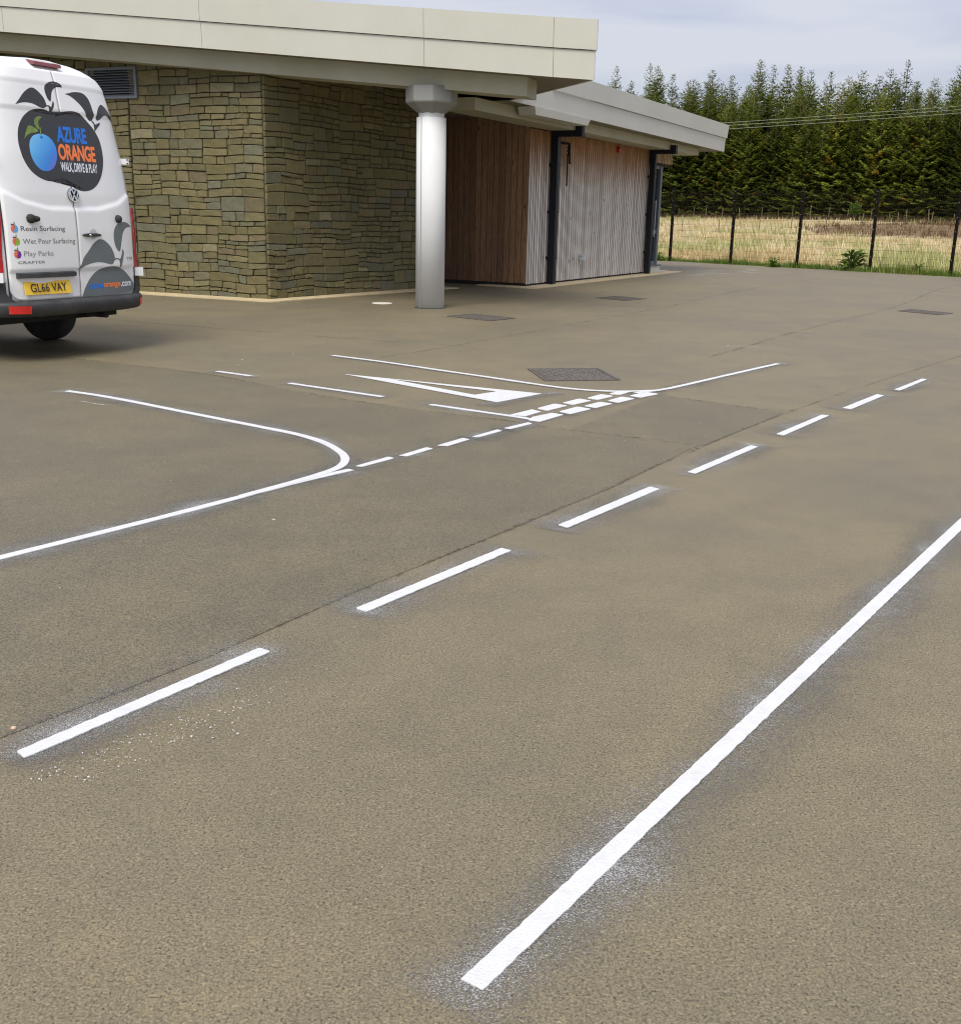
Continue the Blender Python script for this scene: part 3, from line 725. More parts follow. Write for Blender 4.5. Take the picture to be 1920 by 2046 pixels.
def stone_mesh(fr, q, seed, wall_loc):
    r = random.Random(seed); x0, x1, z0, z1 = q; jt = .0042
    def wob(x, z):
        return x + .022 * noise.noise((x * 1.8, z * 2.6, 4.0)) + .008 * noise.noise((x * 9, z * 9, 2.0)), z + .030 * noise.noise((x * 1.5, z * 1.5, 9.0)) + .009 * noise.noise((x * 8, z * 8, 5.0))
    k = r.uniform(.6, 1.0)
    base = [(x0, z0), ((x0 + x1) / 2, z0), (x1, z0), (x1, (z0 + z1) / 2), (x1, z1), ((x0 + x1) / 2, z1), (x0, z1), (x0, (z0 + z1) / 2)]
    cx_, cz_ = (x0 + x1) / 2, (z0 + z1) / 2
    ring = []
    for i, (x, z) in enumerate(base):
        X, Z = wob(x, z)
        dx = jt * (1 if x < cx_ - 1e-6 else -1 if x > cx_ + 1e-6 else 0); dz = jt * (1 if z < cz_ - 1e-6 else -1 if z > cz_ + 1e-6 else 0)
        if i % 2 == 0: dx *= r.uniform(.6, 2.6); dz *= r.uniform(.6, 2.4)
        else: dx *= r.uniform(.4, 1.7); dz *= r.uniform(.4, 1.7)
        ring.append((X + dx, Z + dz))
    mx_, mz_ = wob(cx_, cz_)
    dep = r.uniform(.030, .052); tilt = (r.uniform(-.05, .05), r.uniform(-.06, .06))
    vs = []
    for s, o in ((1.0, 0.0), (1.0, dep - .012), (None, dep)):
        for (x, z) in ring:
            if s is None:
                L = max(.05, sqrt((x - mx_) ** 2 + (z - mz_) ** 2)); f = 1 - .010 / L
                xx, zz = mx_ + (x - mx_) * f, mz_ + (z - mz_) * f
            else: xx, zz = x, z
            oo = o + (0 if o == 0 else (xx - mx_) * tilt[0] + (zz - mz_) * tilt[1] + r.uniform(-.0025, .0025))
            vs.append(fr.p(xx, oo, zz) - wall_loc)
    fs = []
    for j in (0, 8):
        for i in range(8): fs.append((j + i, j + (i + 1) % 8, j + 8 + (i + 1) % 8, j + 8 + i))
    fs.append(tuple(range(16, 24)))
    c = r.choices(PAL, PW)[0]; v = r.uniform(.88, 1.12)
    return vs, fs, tuple(x * v for x in c)
EYEP = Vector((0, 0, EYE))
stones = []
for wi, (fr, spans, zt) in enumerate(((SL, ((-.01, 2.640), (2.668, 6.6)), 3.95), (SR, ((-.01, 4.72),), 3.78))):
    for si, (a0, a1) in enumerate(spans):
        for q in rubble(a0, a1, .0, zt, 11 + wi * 5 + si):
            if wi == 0 and q[0] > 2.40 and q[1] < 3.6 and q[2] > 3.15 and q[3] < 3.68: continue
            c = fr.p((q[0] + q[1]) / 2, 0, (q[2] + q[3]) / 2) + BO; d = EYEP - c
            size = (q[1] - q[0]) * (q[3] - q[2]) * abs(d.normalized().dot(fr.n)) / d.length_squared
            hid = (wi == 0 and q[0] > 3.15) or q[2] > 3.55 or (wi == 1 and (q[0] > 4.35 or q[2] > 3.35))
            stones.append([size * (0.001 if hid else 1), wi, q, fr])
stones.sort(key=lambda s: -s[0])
walls = []
for wi, (fr, L, zt, nm) in enumerate(((SL, 6.9, 4.25, 'stone_wall'), (SR, 4.75, 3.95, 'stone_wall'))):
    mb = MB(); zs0 = fr.p(0, 0, 0); zs1 = fr.p(L, 0, 0); back = -.45
    t0, t1 = soffit_z(zs0) + .1, soffit_z(zs1) + .1
    mb.prism([fr.p(0, -.002, -.05), fr.p(L, -.002, -.05), fr.p(L, back, -.05), fr.p(.5 if wi == 0 else .3, back, -.05)],
             [fr.p(0, -.002, t0), fr.p(L, -.002, t1), fr.p(L, back, t1), fr.p(.5 if wi == 0 else .3, back, t0)])
    walls.append(mb.build(nm, M['mortar'], BLD))
walls[0]['label'] = 'lit stone wall beside the van'; walls[1]['label'] = 'stone wall in the shade of the canopy'
rest = [MB(), MB()]
for k, (sz, wi, q, fr) in enumerate(stones):
    vs, fs, tint = stone_mesh(fr, q, k * 13 + 5, Vector((0, 0, 0)))
    if k < 300:
        c = sum(vs, Vector((0, 0, 0))) / len(vs); c = Vector((c.x, c.y, vs[0].z))
        mb = MB(); mb.add([v - c for v in vs], fs, tint); mb.build('stone', M['stone'], walls[wi], tint=True, loc=c)
    else: rest[wi].add(vs, fs, tint)
for wi in (0, 1):
    tag(rest[wi].build('small_stone', M['stone'], walls[wi], tint=True), kind='stuff')

# louvre high in the left stone wall
mb = MB(); a0, a1, z0, z1 = 2.43, 3.50, 3.17, 3.66
for A in ((a0, a0 + .05, z0, z1), (a1 - .05, a1, z0, z1), (a0 + .05, a1 - .05, z0, z0 + .04), (a0 + .05, a1 - .05, z1 - .04, z1)): fbox(SL, A[0], A[1], -.01, .075, A[2], A[3], mb)
lv = mb.build('louvre', M['louvre'], BLD)
lme = None
for i in range(10):
    z = z0 + .055 + i * .041
    if lme is None:
        mb = MB()
        mb.prism([SL.p(a0 + .05, .005, 0) , SL.p(a1 - .05, .005, 0), SL.p(a1 - .05, .062, -.030), SL.p(a0 + .05, .062, -.030)], [SL.p(a0 + .05, .005, .006), SL.p(a1 - .05, .005, .006), SL.p(a1 - .05, .062, -.024), SL.p(a0 + .05, .062, -.024)])
        lme = mb.mesh('slat')
    link('slat', lme, M['louvre'] if i == 0 else None, lv, (0, 0, z + .02))
fbox(SL, a0 + .05, a1 - .05, -.004, .003, z0 + .04, z1 - .04).build('louvre_back', M['dark'], lv)

# sandy concrete margin along the foot of the walls
def margin(pts, name='concrete_margin'):
    mb = MB(); n = len(pts) // 2
    ol, il = pts[:n], pts[n:]
    for i in range(n - 1):
        mb.prism([Vector((*ol[i], 0)) - BO, Vector((*ol[i + 1], 0)) - BO, Vector((*il[i + 1], 0)) - BO, Vector((*il[i], 0)) - BO],
                 [Vector((*ol[i], .016)) - BO, Vector((*ol[i + 1], .016)) - BO, Vector((*il[i + 1], .022)) - BO, Vector((*il[i], .022)) - BO])
    return mb.build(name, M['strip'], BLD)
def W2(fr, a, o): p = fr.p(a, o, 0) + BO; return (p.x, p.y)
wd = .37
cpt = Vector((-3.579, 18.016)); bis = Vector(((SL.n + SR.n).x, (SL.n + SR.n).y)).normalized()
outer = [W2(SL, 6.5, wd), W2(SL, 3.0, wd + .01), W2(SL, .55, wd + .02)] + [tuple(cpt + (Vector((SL.n.x, SL.n.y)).lerp(Vector((SR.n.x, SR.n.y)), t)).normalized() * (wd + .09 * (1 - abs(2 * t - 1)))) for t in (0, .25, .5, .75, 1)] + [W2(SR, .55, wd + .01), W2(SR, 2.5, wd), W2(SR, 4.95, wd + .03)]
inner = [W2(SL, 6.5, 0), W2(SL, 3.0, 0), W2(SL, .55, 0)] + [tuple(cpt)] * 5 + [W2(SR, .55, 0), W2(SR, 2.5, 0), W2(SR, 4.95, 0)]
margin(outer + inner)
ct = Vector((.827, 22.80))
outer = [W2(TD, 1.02, .26), W2(TD, .9, .36), W2(TD, .35, .38)] + [tuple(ct + (Vector((TD.n.x, TD.n.y)).lerp(Vector((TL.n.x, TL.n.y)), t)).normalized() * (.38 + .10 * (1 - abs(2 * t - 1)))) for t in (.1, .35, .6, .9)] + [W2(TL, .8, .40), W2(TL, 4.5, .42), W2(TL, 7.3, .44), W2(TL, 9.3, .42)]
inner = [W2(TD, 1.02, .20), W2(TD, .9, .0), W2(TD, .35, -.03)] + [tuple(ct)] * 4 + [W2(TL, .8, -.03), W2(TL, 4.5, -.03), W2(TL, 7.3, -.10), W2(TL, 9.3, -.10)]
margin(outer + inner)

# timber walls: backing, plinth and every board
def board_mesh(wd, th, h, ch=.006):
    vs = []
    for z in (0, h):
        for (x, o) in ((0, 0), (wd, 0), (wd, th - ch), (wd - ch, th), (ch, th), (0, th - ch)): vs.append((x, o, z))
    m = MB(); m.add(vs, [(0, 1, 2, 3, 4, 5), tuple(range(6, 12))] + [(i, (i + 1) % 6, 6 + (i + 1) % 6, 6 + i) for i in range(6)])
    me = m.mesh('plank')
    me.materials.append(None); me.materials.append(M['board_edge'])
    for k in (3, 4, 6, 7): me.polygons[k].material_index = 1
    return me
def timber(fr, a0, a1, pitch, gap, z0, z1, matn, label, th=.022, plinth=True):
    mb = fbox(fr, a0 + .035, a1, -.30, -.028, z0 - .02 if not plinth else -.02, z1)
    wl = mb.build('timber_wall', M['dark'], BLD); wl['label'] = label
    me = board_mesh(pitch - gap, th, z1 - z0); n = int(round((a1 - a0) / pitch))
    right = fr.u.cross(fr.n).z > 0
    for i in range(n):
        me.materials[0] = M[matn]; o = link('plank', me, None, wl)
        # local x along the wall, local y outwards
        org = fr.p(a0 + i * pitch, -.022 + rnd.uniform(-.0015, .0015), z0 + rnd.uniform(-.004, .004))
        mt = Matrix.Identity(4)
        for r_ in range(3): mt[r_][0] = fr.u[r_]; mt[r_][1] = fr.n[r_]; mt[r_][3] = org[r_]
        o.matrix_local = mt
    if plinth: fbox(fr, a0, a1, -.022, -.045, -.02, z0 - .004).build('plinth', M['plinth'], BLD) if False else None
    return wl
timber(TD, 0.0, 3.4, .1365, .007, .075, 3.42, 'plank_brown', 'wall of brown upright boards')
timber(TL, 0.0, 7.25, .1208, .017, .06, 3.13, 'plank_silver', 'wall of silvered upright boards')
# timber bulkhead over the glazed screen
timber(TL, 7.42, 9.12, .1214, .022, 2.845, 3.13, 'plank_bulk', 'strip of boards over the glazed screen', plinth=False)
fbox(TL, 7.40, 9.12, -.30, -.026, 2.815, 2.84).build('bulkhead_board', M['dark'], BLD)

# glazed screen beyond the second drainpipe
wf = MB(); o0, o1 = -.30, -.20
A0, A1 = 7.36, 8.86
for A in ((A0, A0 + .10, .20, 2.82), (A1 - .16, A1, .20, 2.82)): fbox(TL, A[0], A[1], o0, o1 + .02, A[2], A[3], wf)
for z in (.20, 1.02, 2.72): fbox(TL, A0 + .10, A1 - .16, o0, o1, z, z + .10, wf)
fbox(TL, 8.18, 8.26, o0, o1 - .002, .30, 2.72, wf)
ws = wf.build('window_screen', M['frame_grey'], BLD)
for (a, b, c, d) in ((A0 + .10, 8.18, .30, 1.02), (8.26, A1 - .16, .30, 1.02), (A0 + .10, 8.18, 1.12, 2.72), (8.26, A1 - .16, 1.12, 2.72)):
    fbox(TL, a, b, o0 + .03, o0 + .045, c, d).build('pane', M['glass'], ws)
hb = MB(); hb.bar(TL.p(8.30, -.13, .95), TL.p(8.30, -.13, 1.9), .016, 8); hb.bar(TL.p(8.30, -.2, 1.0), TL.p(8.30, -.13, 1.0), .010, 6); hb.bar(TL.p(8.30, -.2, 1.85), TL.p(8.30, -.13, 1.85), .010, 6)
hb.build('pull_handle', M['socket'], ws)
fbox(TL, 7.36, 8.98, -.34, -.10, .165, .20).build('window_sill', M['frame_grey'], BLD)
fbox(TL, 7.36, 8.95, -.34, -.12, .0, .162).build('window_plinth', M['plinth'], BLD)
fbox(TL, 7.36, 9.15, -.12, .02, .0, .045).build('door_step', M['plinth'], BLD)
# core of the timber block
fbox(TL, .05, 8.8, -6.5, -.31, 0, 3.4).build('core', M['dark'], BLD)

# canopy: soffit slab, edge panels, beam
def can(s, o): return FC1.o + FC1.u * s - FC1.n * o
LEN, T0 = 13.5, .775
cor = [Vector((1.40, 16.0, 0)), FC1.o + FC1.u * LEN, FC1.o + FC1.u * LEN - FC1.n * 11.0, Vector((-.40, 25.4, 0))]
def zc(p, dz): z = 3.27 + SLP * (p - FC1.o).dot(FC1.u) + dz; return Vector((p.x, p.y, z)) - BO
off = [p.copy() for p in cor]
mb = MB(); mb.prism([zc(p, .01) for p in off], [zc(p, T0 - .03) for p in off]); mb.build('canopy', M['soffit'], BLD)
mb = MB(); top_ = [cor[0] + FC1.u * .25 - FC1.n * .25, cor[1] - FC1.n * .25, cor[2], cor[3]]
mb.prism([zc(p, T0 - .02) for p in top_], [zc(p, T0 + .02) for p in top_]); mb.build('roof_sheet', M['roof_sheet'], BLD)
def fpanel(fr, s0, s1, zb0, zb1, zt0, zt1, ob, ot, matn, parent=BLD, cut=None, th=.03):
    """a folded edge panel; ob, ot = reach of its lower and upper edge"""
    a = [fr.p(s0, ob, zb0), fr.p(s1, ob, zb1), fr.p(s1, ot, zt1), fr.p((s0 if cut is None else cut), ot, zt0)]
    b = [p - fr.n * th for p in a]
    mb = MB(); mb.prism(b, a); o = mb.build('fascia_panel', M[matn], parent)
    return o
js = [0.0, .545, 2.46, 6.08, 9.7, 13.5]
fb = lambda s: 3.27 + SLP * s
for a, b in zip(js[:-1], js[1:]):
    b2 = b - .006
    fpanel(FC1, a + (-.045 if a == 0 else 0), b2, fb(a), fb(b2), fb(a) + .372, fb(b2) + .372, .03, .045, 'metal_panel')
    fpanel(FC1, a + (-.075 if a == 0 else 0), b2, fb(a) + .380, fb(b2) + .380, fb(a) + .765, fb(b2) + .765, .068, .085, 'metal_panel')
# its hidden right hand edge
e0, e1 = cor[0], cor[3]; ed = (e1 - e0).normalized(); en = Vector((ed.y, -ed.x, 0)); L_ = (e1 - e0).length
for (d0, d1, oo) in ((0.0, .372, .03), (.38, .765, .06)):
    mb = MB(); a = [e0 + ed * .02 + en * .002, e1 + en * .002, e1 + en * oo, e0 + ed * .02 + en * oo]
    mb.prism([zc(p, d0) for p in a], [zc(p, d1) for p in a]); mb.build('fascia_panel', M['metal_panel'], BLD)
mb = MB(); b0, b1, z_ = .30, .85, .26
p4 = [can(1.0, b0), can(12.5, b0), can(12.5, b1), can(1.0, b1)]
mb.prism([zc(p, -z_) for p in p4], [zc(p, .008) for p in p4]); mb.build('canopy_beam', M['beam'], BLD)
mb = MB(); q0 = can(.60, .5); q1 = can(.12, .5)
a = [zc(q0, .70), zc(q1, .70), zc(q1, .78), zc(q0, .86)]; mb.prism([p - FC1.n * .25 for p in a], a); mb.build('roof_flashing', M['flashing'], BLD)

# column under the canopy
CO = Vector((-.875, 17.25, 0)) - BO
col_o = empty('column', CO); col_o.parent = BLD
mb = MB(); mb.lathe([(.226, 0), (.226, 2.83), (.212, 2.832)], 40); sh = mb.build('shaft', M['column'], col_o, smooth=False)
sh.data.polygons.foreach_set('use_smooth', [len(p.vertices) == 4 for p in sh.data.polygons])
for ang in (-128, 52):
    mb = MB(); c_ = Vector((cos(rad(ang)), sin(rad(ang)), 0)); t_ = Vector((-c_.y, c_.x, 0))
    mb.box(c_ * .2265 + UP * 1.416, (.010, .006, 2.826), (t_, c_, UP)); mb.build('cover_seam', M['capital'], col_o)
mb = MB(); mb.lathe([(.195, 2.80), (.195, 2.90)], 32); mb.build('neck', M['column'], col_o)
mb = MB(); mb.lathe([(.20, 2.885), (.385, 3.03), (.392, 3.05), (.392, 3.262)], 8, phase=rad(163 + 22.5)); mb.build('capital', M['capital'], col_o)
mb = MB(); mb.lathe([(.25, -.01), (.24, .006)], 32); mb.build('base_joint', M['dark'], col_o)

# second roof over the timber block
OF = 1.0
def t_(s, o, z): return TL.p(s, o, z)
FB = lambda s: 3.335 - .005 * s
cuts = [(-2.86, -1.12), (-1.10, .63)]
segs = [-9, 3.2, 7.1, 10.72]
def rpanel(s0, s1, c0, c1, zb, zt, ob, ot):
    a = [TL.p(s0, ob, zb(s0)), TL.p(s1, ob, zb(s1)), TL.p(c1, ot, zt(c1)), TL.p(c0, ot, zt(c0))]
    mb = MB(); mb.prism([p - TL.n * .03 for p in a], a); mb.build('fascia_panel', M['metal_panel_cool'], BLD)
lo_b = lambda s: FB(s); lo_t = lambda s: FB(s) + .352; up_b = lambda s: FB(s) + .358; up_t = lambda s: FB(s) + .705
rpanel(-2.86, 10.70, -1.14, 10.72, lo_b, lo_t, OF - .05, OF - .035)
rpanel(-1.12, 10.73, .60, 10.78, up_b, up_t, OF, OF + .02)
r2 = [(-2.8, OF - .08), (10.68, OF - .08), (10.68, -7.5), (-2.0, -7.5)]
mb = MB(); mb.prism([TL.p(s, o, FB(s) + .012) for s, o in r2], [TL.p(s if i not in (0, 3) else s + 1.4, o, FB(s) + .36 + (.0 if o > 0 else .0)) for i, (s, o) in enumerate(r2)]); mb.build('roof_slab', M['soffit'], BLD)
r3 = [(.9, OF - .09), (10.66, OF - .09), (10.66, -7.4), (.9, -7.4)]
mb = MB(); mb.prism([TL.p(s, o, FB(s) + .37) for s, o in r3], [TL.p(s, o, FB(s) + .69) for s, o in r3]); mb.build('roof_sheet', M['roof_sheet'], BLD)
for (z0, z1, oo) in ((0.0, .352, .02), (.358, .705, .05)):
    mb = MB(); a = [TL.p(10.70, OF - .06, 0), TL.p(10.70 + oo, OF - .06, 0), TL.p(10.70 + oo, -7.5, 0), TL.p(10.70, -7.5, 0)]
    mb.prism([p + UP * (FB(10.7) + z0) for p in a], [p + UP * (FB(10.7) + z1) for p in a]); mb.build('fascia_panel', M['metal_panel_cool'], BLD)
# casing between roof and boards
mb = MB(); a = [(-3.4, .55), (9.62, .55), (9.62, -.05), (-3.4, -.05)]
mb.prism([TL.p(s, o, 3.150 - .003 * s) for s, o in a], [TL.p(s, o, FB(s) + .011) for s, o in a]); mb.build('eaves_casing', M['beam'], BLD)
# short slanting hopper gutter
mb = MB()
mb.prism([TL.p(-1.80, .955, 3.205), TL.p(.66, .955, 3.205), TL.p(.66, .62, 3.205), TL.p(-1.80, .62, 3.205)],
         [TL.p(-1.90, .975, 3.345), TL.p(.76, .975, 3.333), TL.p(.76, .62, 3.333), TL.p(-1.90, .62, 3.345)])
mb.build('hopper_gutter', M['metal_panel_cool'], BLD)
# drainpipes
for s, zt in ((1.05, 3.30), (7.22, 3.24)):
    mb = MB(); hw = .072; zb = 3.03
    fbox(TL, s - hw, s + hw, .035, .035 + 2 * hw, .03, zb + .13, mb)
    fbox(TL, s - hw, s + hw, .035 + 2 * hw + .002, .56 - .002, zb, zb + .13, mb)
    fbox(TL, s - hw, s + hw, .56, .56 + 2 * hw, zb, zt, mb)
    dp = mb.build('drainpipe', M['pipe'], BLD)
    for z in (.55, 1.5, 2.45):
        fbox(TL, s - hw - .012, s + hw + .012, -.01, .035 + 2 * hw + .004, z, z + .05).build('pipe_bracket', M['pipe'], dp)
    fbox(TL, s - hw - .008, s + hw + .008, .56 - .004, .56 + 2 * hw + .008, zb - .004, zb + .05).build('pipe_shoe', M['pipe'], dp)
# fittings on the silvered wall
mb = MB(); ctr = TL.p(4.89, 0, 3.00)
for r_, o in ((0, 0),):
    prof = [(.085, .0), (.085, .05), (.07, .075), (.02, .085)]
    vs = []; n = 20
    for pr, po in prof:
        for i in range(n): vs.append(ctr + TL.u * (pr * cos(2 * pi * i / n)) + UP * (pr * .8 * sin(2 * pi * i / n)) + TL.n * po)
    mb.add(vs, [(k * n + i, k * n + (i + 1) % n, (k + 1) * n + (i + 1) % n, (k + 1) * n + i) for k in range(3) for i in range(n)] + [tuple(range(n)), tuple(range(3 * n, 4 * n))])
mb.build('alarm_sounder', M['red'], BLD)
mb = fbox(TL, 2.77, 2.93, 0, .09, .475, .60); fbox(TL, 2.755, 2.945, .0, .10, .575, .61, mb); mb.bar(TL.p(2.80, .05, .475), TL.p(2.80, .05, .40), .022, 8)
mb.build('outdoor_socket', M['socket'], BLD)
# iron hanging bracket with its rods
br = MB(); br.box(TL.p(1.42, .13, 2.93), (.56, .035, .045), TL.ax()); br.box(TL.p(1.70, .13, 2.80), (.035, .035, .24), TL.ax()); br.box(TL.p(1.17, .08, 2.93), (.04, .12, .10), TL.ax())
br.box(TL.p(1.735, .13, 2.62), (.03, .03, .18), TL.ax()); br.box(TL.p(1.76, .13, 2.54), (.07, .03, .025), TL.ax())
bk = br.build('hanging_bracket', M['black_metal'], BLD)
br = MB(); br.bar(TL.p(1.62, .13, 2.70), TL.p(1.62, .13, 2.06), .017, 8); br.bar(TL.p(1.62, .13, 2.91), TL.p(1.62, .13, 2.70), .008, 6)
for z in (2.85, 2.78, 2.71): br.box(TL.p(1.62, .13, z), (.065, .03, .025), TL.ax())
br.build('hanging_rod', M['black_metal'], bk)

# ------------------------------------------------------------------ van
VAN = tag(empty('van', (-3.968, 10.703, 0), rad(63)), 'white high roof panel van with charcoal fruit graphics on its rear doors', 'van')
def itp(x, xs, ys):
    if x <= xs[0]: return ys[0]
    for i in range(len(xs) - 1):
        if x <= xs[i + 1]: return ys[i] + (ys[i + 1] - ys[i]) * (x - xs[i]) / (xs[i + 1] - xs[i])
    return ys[-1]
def lean(z): return itp(z, [.4, 1.2, 1.54, 1.9, 2.25, 2.5, 2.66, 2.74], [0, 0, .012, .05, .10, .145, .20, .30])
def Wz(z): return itp(z, [.4, 1.42, 1.85, 2.2, 2.41, 2.55, 2.62, 2.67, 2.71, 2.735, 2.755], [.955, .935, .90, .85, .82, .785, .745, .70, .63, .53, .22])
def Fu(u, z):
    q = min(abs(u) / Wz(z), .99999); return .28 * (1 - sqrt(1 - q ** 4.5))
def step(x, c, wd): t = max(0.0, min(1.0, (x - c) / wd + .5)); return t * t * (3 - 2 * t)
def relief(u, z):
    """pressed lines of the doors"""
    d = .011 * step(z, 2.29 - .004, .020) + .011 * step(z, 2.522, .020)
    zr = itp(abs(u), [0, .30, .57, .76], [1.413, 1.414, 1.47, 1.56])
    d += .018 * step(-z, -zr, .030)
    d -= .016 * step(-z, -.845, .026)
    return d
def S(u, z, off):
    """point on the rear skin, off metres proud of the body shell"""
    return Vector((u, lean(z) + Fu(u, z) - off, z))
def rear_u(n):
    out = []
    for i in range(n + 1):
        a = -1 + 2 * i / n; s = 1 if a >= 0 else -1
        out.append(s * (1 - (1 - abs(a)) ** 2.0))
    return out
# shell
mb = MB(); LV = [.50, .7, .95, 1.2, 1.42, 1.65, 1.85, 2.03, 2.2, 2.32, 2.41, 2.5, 2.55, 2.59, 2.62, 2.65, 2.67, 2.695, 2.71, 2.725, 2.735, 2.747, 2.755]
ru = rear_u(32); NL = None
def front_y(z): return itp(z, [.5, .9, 1.15, 1.35, 2.2, 2.5, 2.755], [6.55, 6.62, 6.45, 5.75, 4.55, 3.9, 3.3])
for z in LV:
    W_ = Wz(z); row = []
    for u in ru: row.append(Vector((u * W_ * .9999, lean(z) + Fu(u * W_ * .9999, z), z)))
    fy = front_y(z)
    for k in range(1, 9): row.append(Vector((W_ * .9999, .28 + lean(z) + (fy - .6 - .28 - lean(z)) * k / 8, z)))
    for k in range(1, 16):
        a = pi * k / 16; c, s_ = cos(a), sin(a)
        row.append(Vector((W_ * (abs(c) ** .55) * (1 if c >= 0 else -1), fy - .6 + .6 * (s_ ** .7), z)))
    for k in range(8, 0, -1): row.append(Vector((-W_ * .9999, .28 + lean(z) + (fy - .6 - .28 - lean(z)) * k / 8, z)))
    NL = len(row); mb.v += [tuple(p) for p in row]; mb.t += [(1, 1, 1)] * NL; mb.a += [1.0] * NL
for j in range(len(LV) - 1):
    for i in range(NL): mb.f.append((j * NL + i, j * NL + (i + 1) % NL, (j + 1) * NL + (i + 1) % NL, (j + 1) * NL + i))
mb.f.append(tuple(range(NL))[::-1]); mb.f.append(tuple(range((len(LV) - 1) * NL, len(LV) * NL)))
body = mb.build('body', M['van'], VAN, smooth=True)
mb = MB(); mb.box((0, 3.3, .42), (1.5, 6.0, .16)); mb.box((0, 1.35, .36), (1.45, .12, .12)); mb.box((.35, .45, .40), (.2, .5, .10)); mb.box((-.1, .9, .42), (.5, .8, .14))
mb.bar((.42, .10, .37), (.42, .8, .37), .03, 8)
mb.build('underbody', M['underbody'], VAN)
# rear doors
ZT = 2.655
def door(sgn, label):
    ug = .004 if sgn > 0 else -.004; c0 = .008 + .004
    nz, nu = 105, 34; mb = MB(); rows = []
    zb = .578
    for j in range(nz + 1):
        z = zb + (ZT - zb) * j / nz
        ue = min(.775, Wz(z) - .115)
        rc = .11
        if z < zb + rc: ue -= rc * (1 - sqrt(max(0, 1 - ((zb + rc - z) / rc) ** 2)))
        rt_ = .10
        if z > ZT - rt_: ue -= rt_ * (1 - sqrt(max(0, 1 - ((z - ZT + rt_) / rt_) ** 2)))
        rows.append((z, ue))
    for z, ue in rows:
        for i in range(nu + 1):
            u = sgn * (.0045 + (ue - .0045) * i / nu) + .006
            mb.v.append(tuple(S(u, z, .008 + relief(u, z)))); mb.t.append((1, 1, 1)); mb.a.append(1.0)
    for j in range(nz):
        for i in range(nu): mb.f.append((j * (nu + 1) + i, j * (nu + 1) + i + 1, (j + 1) * (nu + 1) + i + 1, (j + 1) * (nu + 1) + i))
    # returns
    bnd = [j * (nu + 1) for j in range(nz + 1)] + [nz * (nu + 1) + i for i in range(1, nu + 1)] + [j * (nu + 1) + nu for j in range(nz - 1, -1, -1)] + [i for i in range(nu - 1, 0, -1)]
    base = len(mb.v)
    for k in bnd: x, y, z = mb.v[k]; mb.v.append((x, y + .022, z)); mb.t.append((1, 1, 1)); mb.a.append(1.0)
    n = len(bnd)
    for k in range(n): mb.f.append((bnd[k], bnd[(k + 1) % n], base + (k + 1) % n, base + k))
    o = mb.build('rear_door', M['van'], VAN); o['label'] = label
    fl = [True] * (nz * nu) + [False] * n; o.data.polygons.foreach_set('use_smooth', fl)
    return o
DLf = door(-1, 'left rear door with number plate'); DRt = door(1, 'right rear door with handle')
# dark seal behind the gap and around the doors
def seal_strip(edge):
    mb = MB(); pr = None
    for i in range(41):
        z = .578 + (2.635 - .578) * i / 40; a, b = edge(z)
        if pr: mb.add([pr[0], pr[1], b, a], [(0, 1, 2, 3)])
        pr = (a, b)
    mb.build('door_seal', M['seal'], VAN)
seal_strip(lambda z: (S(-.006, z, .0045), S(.018, z, .0045)))
for s_ in (-1, 1):
    def ed_(z, s_=s_): ue = min(.775, Wz(z) - .115) + .006; return S(s_ * (ue - .02) + .006, z, .004), S(s_ * (ue + .006) + .006, z, .004)
    seal_strip(ed_)

# printed film on the doors, cut to outline and laid over the pressings
def wrap(bm, name, material, layer, parent):
    for k in range(int(.5 / .025), int(2.8 / .025)):
        bmesh.ops.bisect_plane(bm, geom=bm.verts[:] + bm.edges[:] + bm.faces[:], plane_co=(0, 0, k * .025), plane_no=(0, 0, 1), dist=1e-6) if any(abs(v.co.z - k * .025) < .6 for v in bm.verts) else None
    for k in range(-19, 20):
        bmesh.ops.bisect_plane(bm, geom=bm.verts[:] + bm.edges[:] + bm.faces[:], plane_co=(k * .05, 0, 0), plane_no=(1, 0, 0), dist=1e-6)
    for v in bm.verts: v.co = S(v.co.x, v.co.z, .008 + relief(v.co.x, v.co.z) + .0016 + .0011 * layer)
    bmesh.ops.triangulate(bm, faces=bm.faces)
    me = bpy.data.meshes.new(name); bm.to_mesh(me); bm.free()
    me.polygons.foreach_set('use_smooth', [True] * len(me.polygons))
    return link(name, me, material, parent)
def curve_outline(pts, it=2):
    """rounded closed outline through the traced points, sharp tips kept"""
    n = len(pts); P = [Vector((p[0], p[1])) for p in pts]; out = []
    sharp = []
    for i in range(n):
        a = (P[i] - P[i - 1]).normalized(); b = (P[(i + 1) % n] - P[i]).normalized(); sharp.append(a.dot(b) < .35)
    for i in range(n):
        p0, p1, p2, p3 = P[i - 1], P[i], P[(i + 1) % n], P[(i + 2) % n]
        if sharp[i]: p0 = p1
        if sharp[(i + 1) % n]: p3 = p2
        for k in range(4):
            t = k / 4
            out.append(.5 * ((2 * p1) + (p2 - p0) * t + (2 * p0 - 5 * p1 + 4 * p2 - p3) * t * t + (3 * p1 - p0 - 3 * p2 + p3) * t ** 3))
    return out
def film(name, pts, material, layer=0, parent=None, raw=False):
    bm = bmesh.new()
    P = pts if raw else curve_outline(pts)
    vs = [bm.verts.new((p[0], 0, p[1])) for p in P]; f = bm.faces.new(vs)
    bmesh.ops.triangulate(bm, faces=[f], ngon_method='EAR_CLIP')
    return wrap(bm, name, material, layer, parent or VAN)
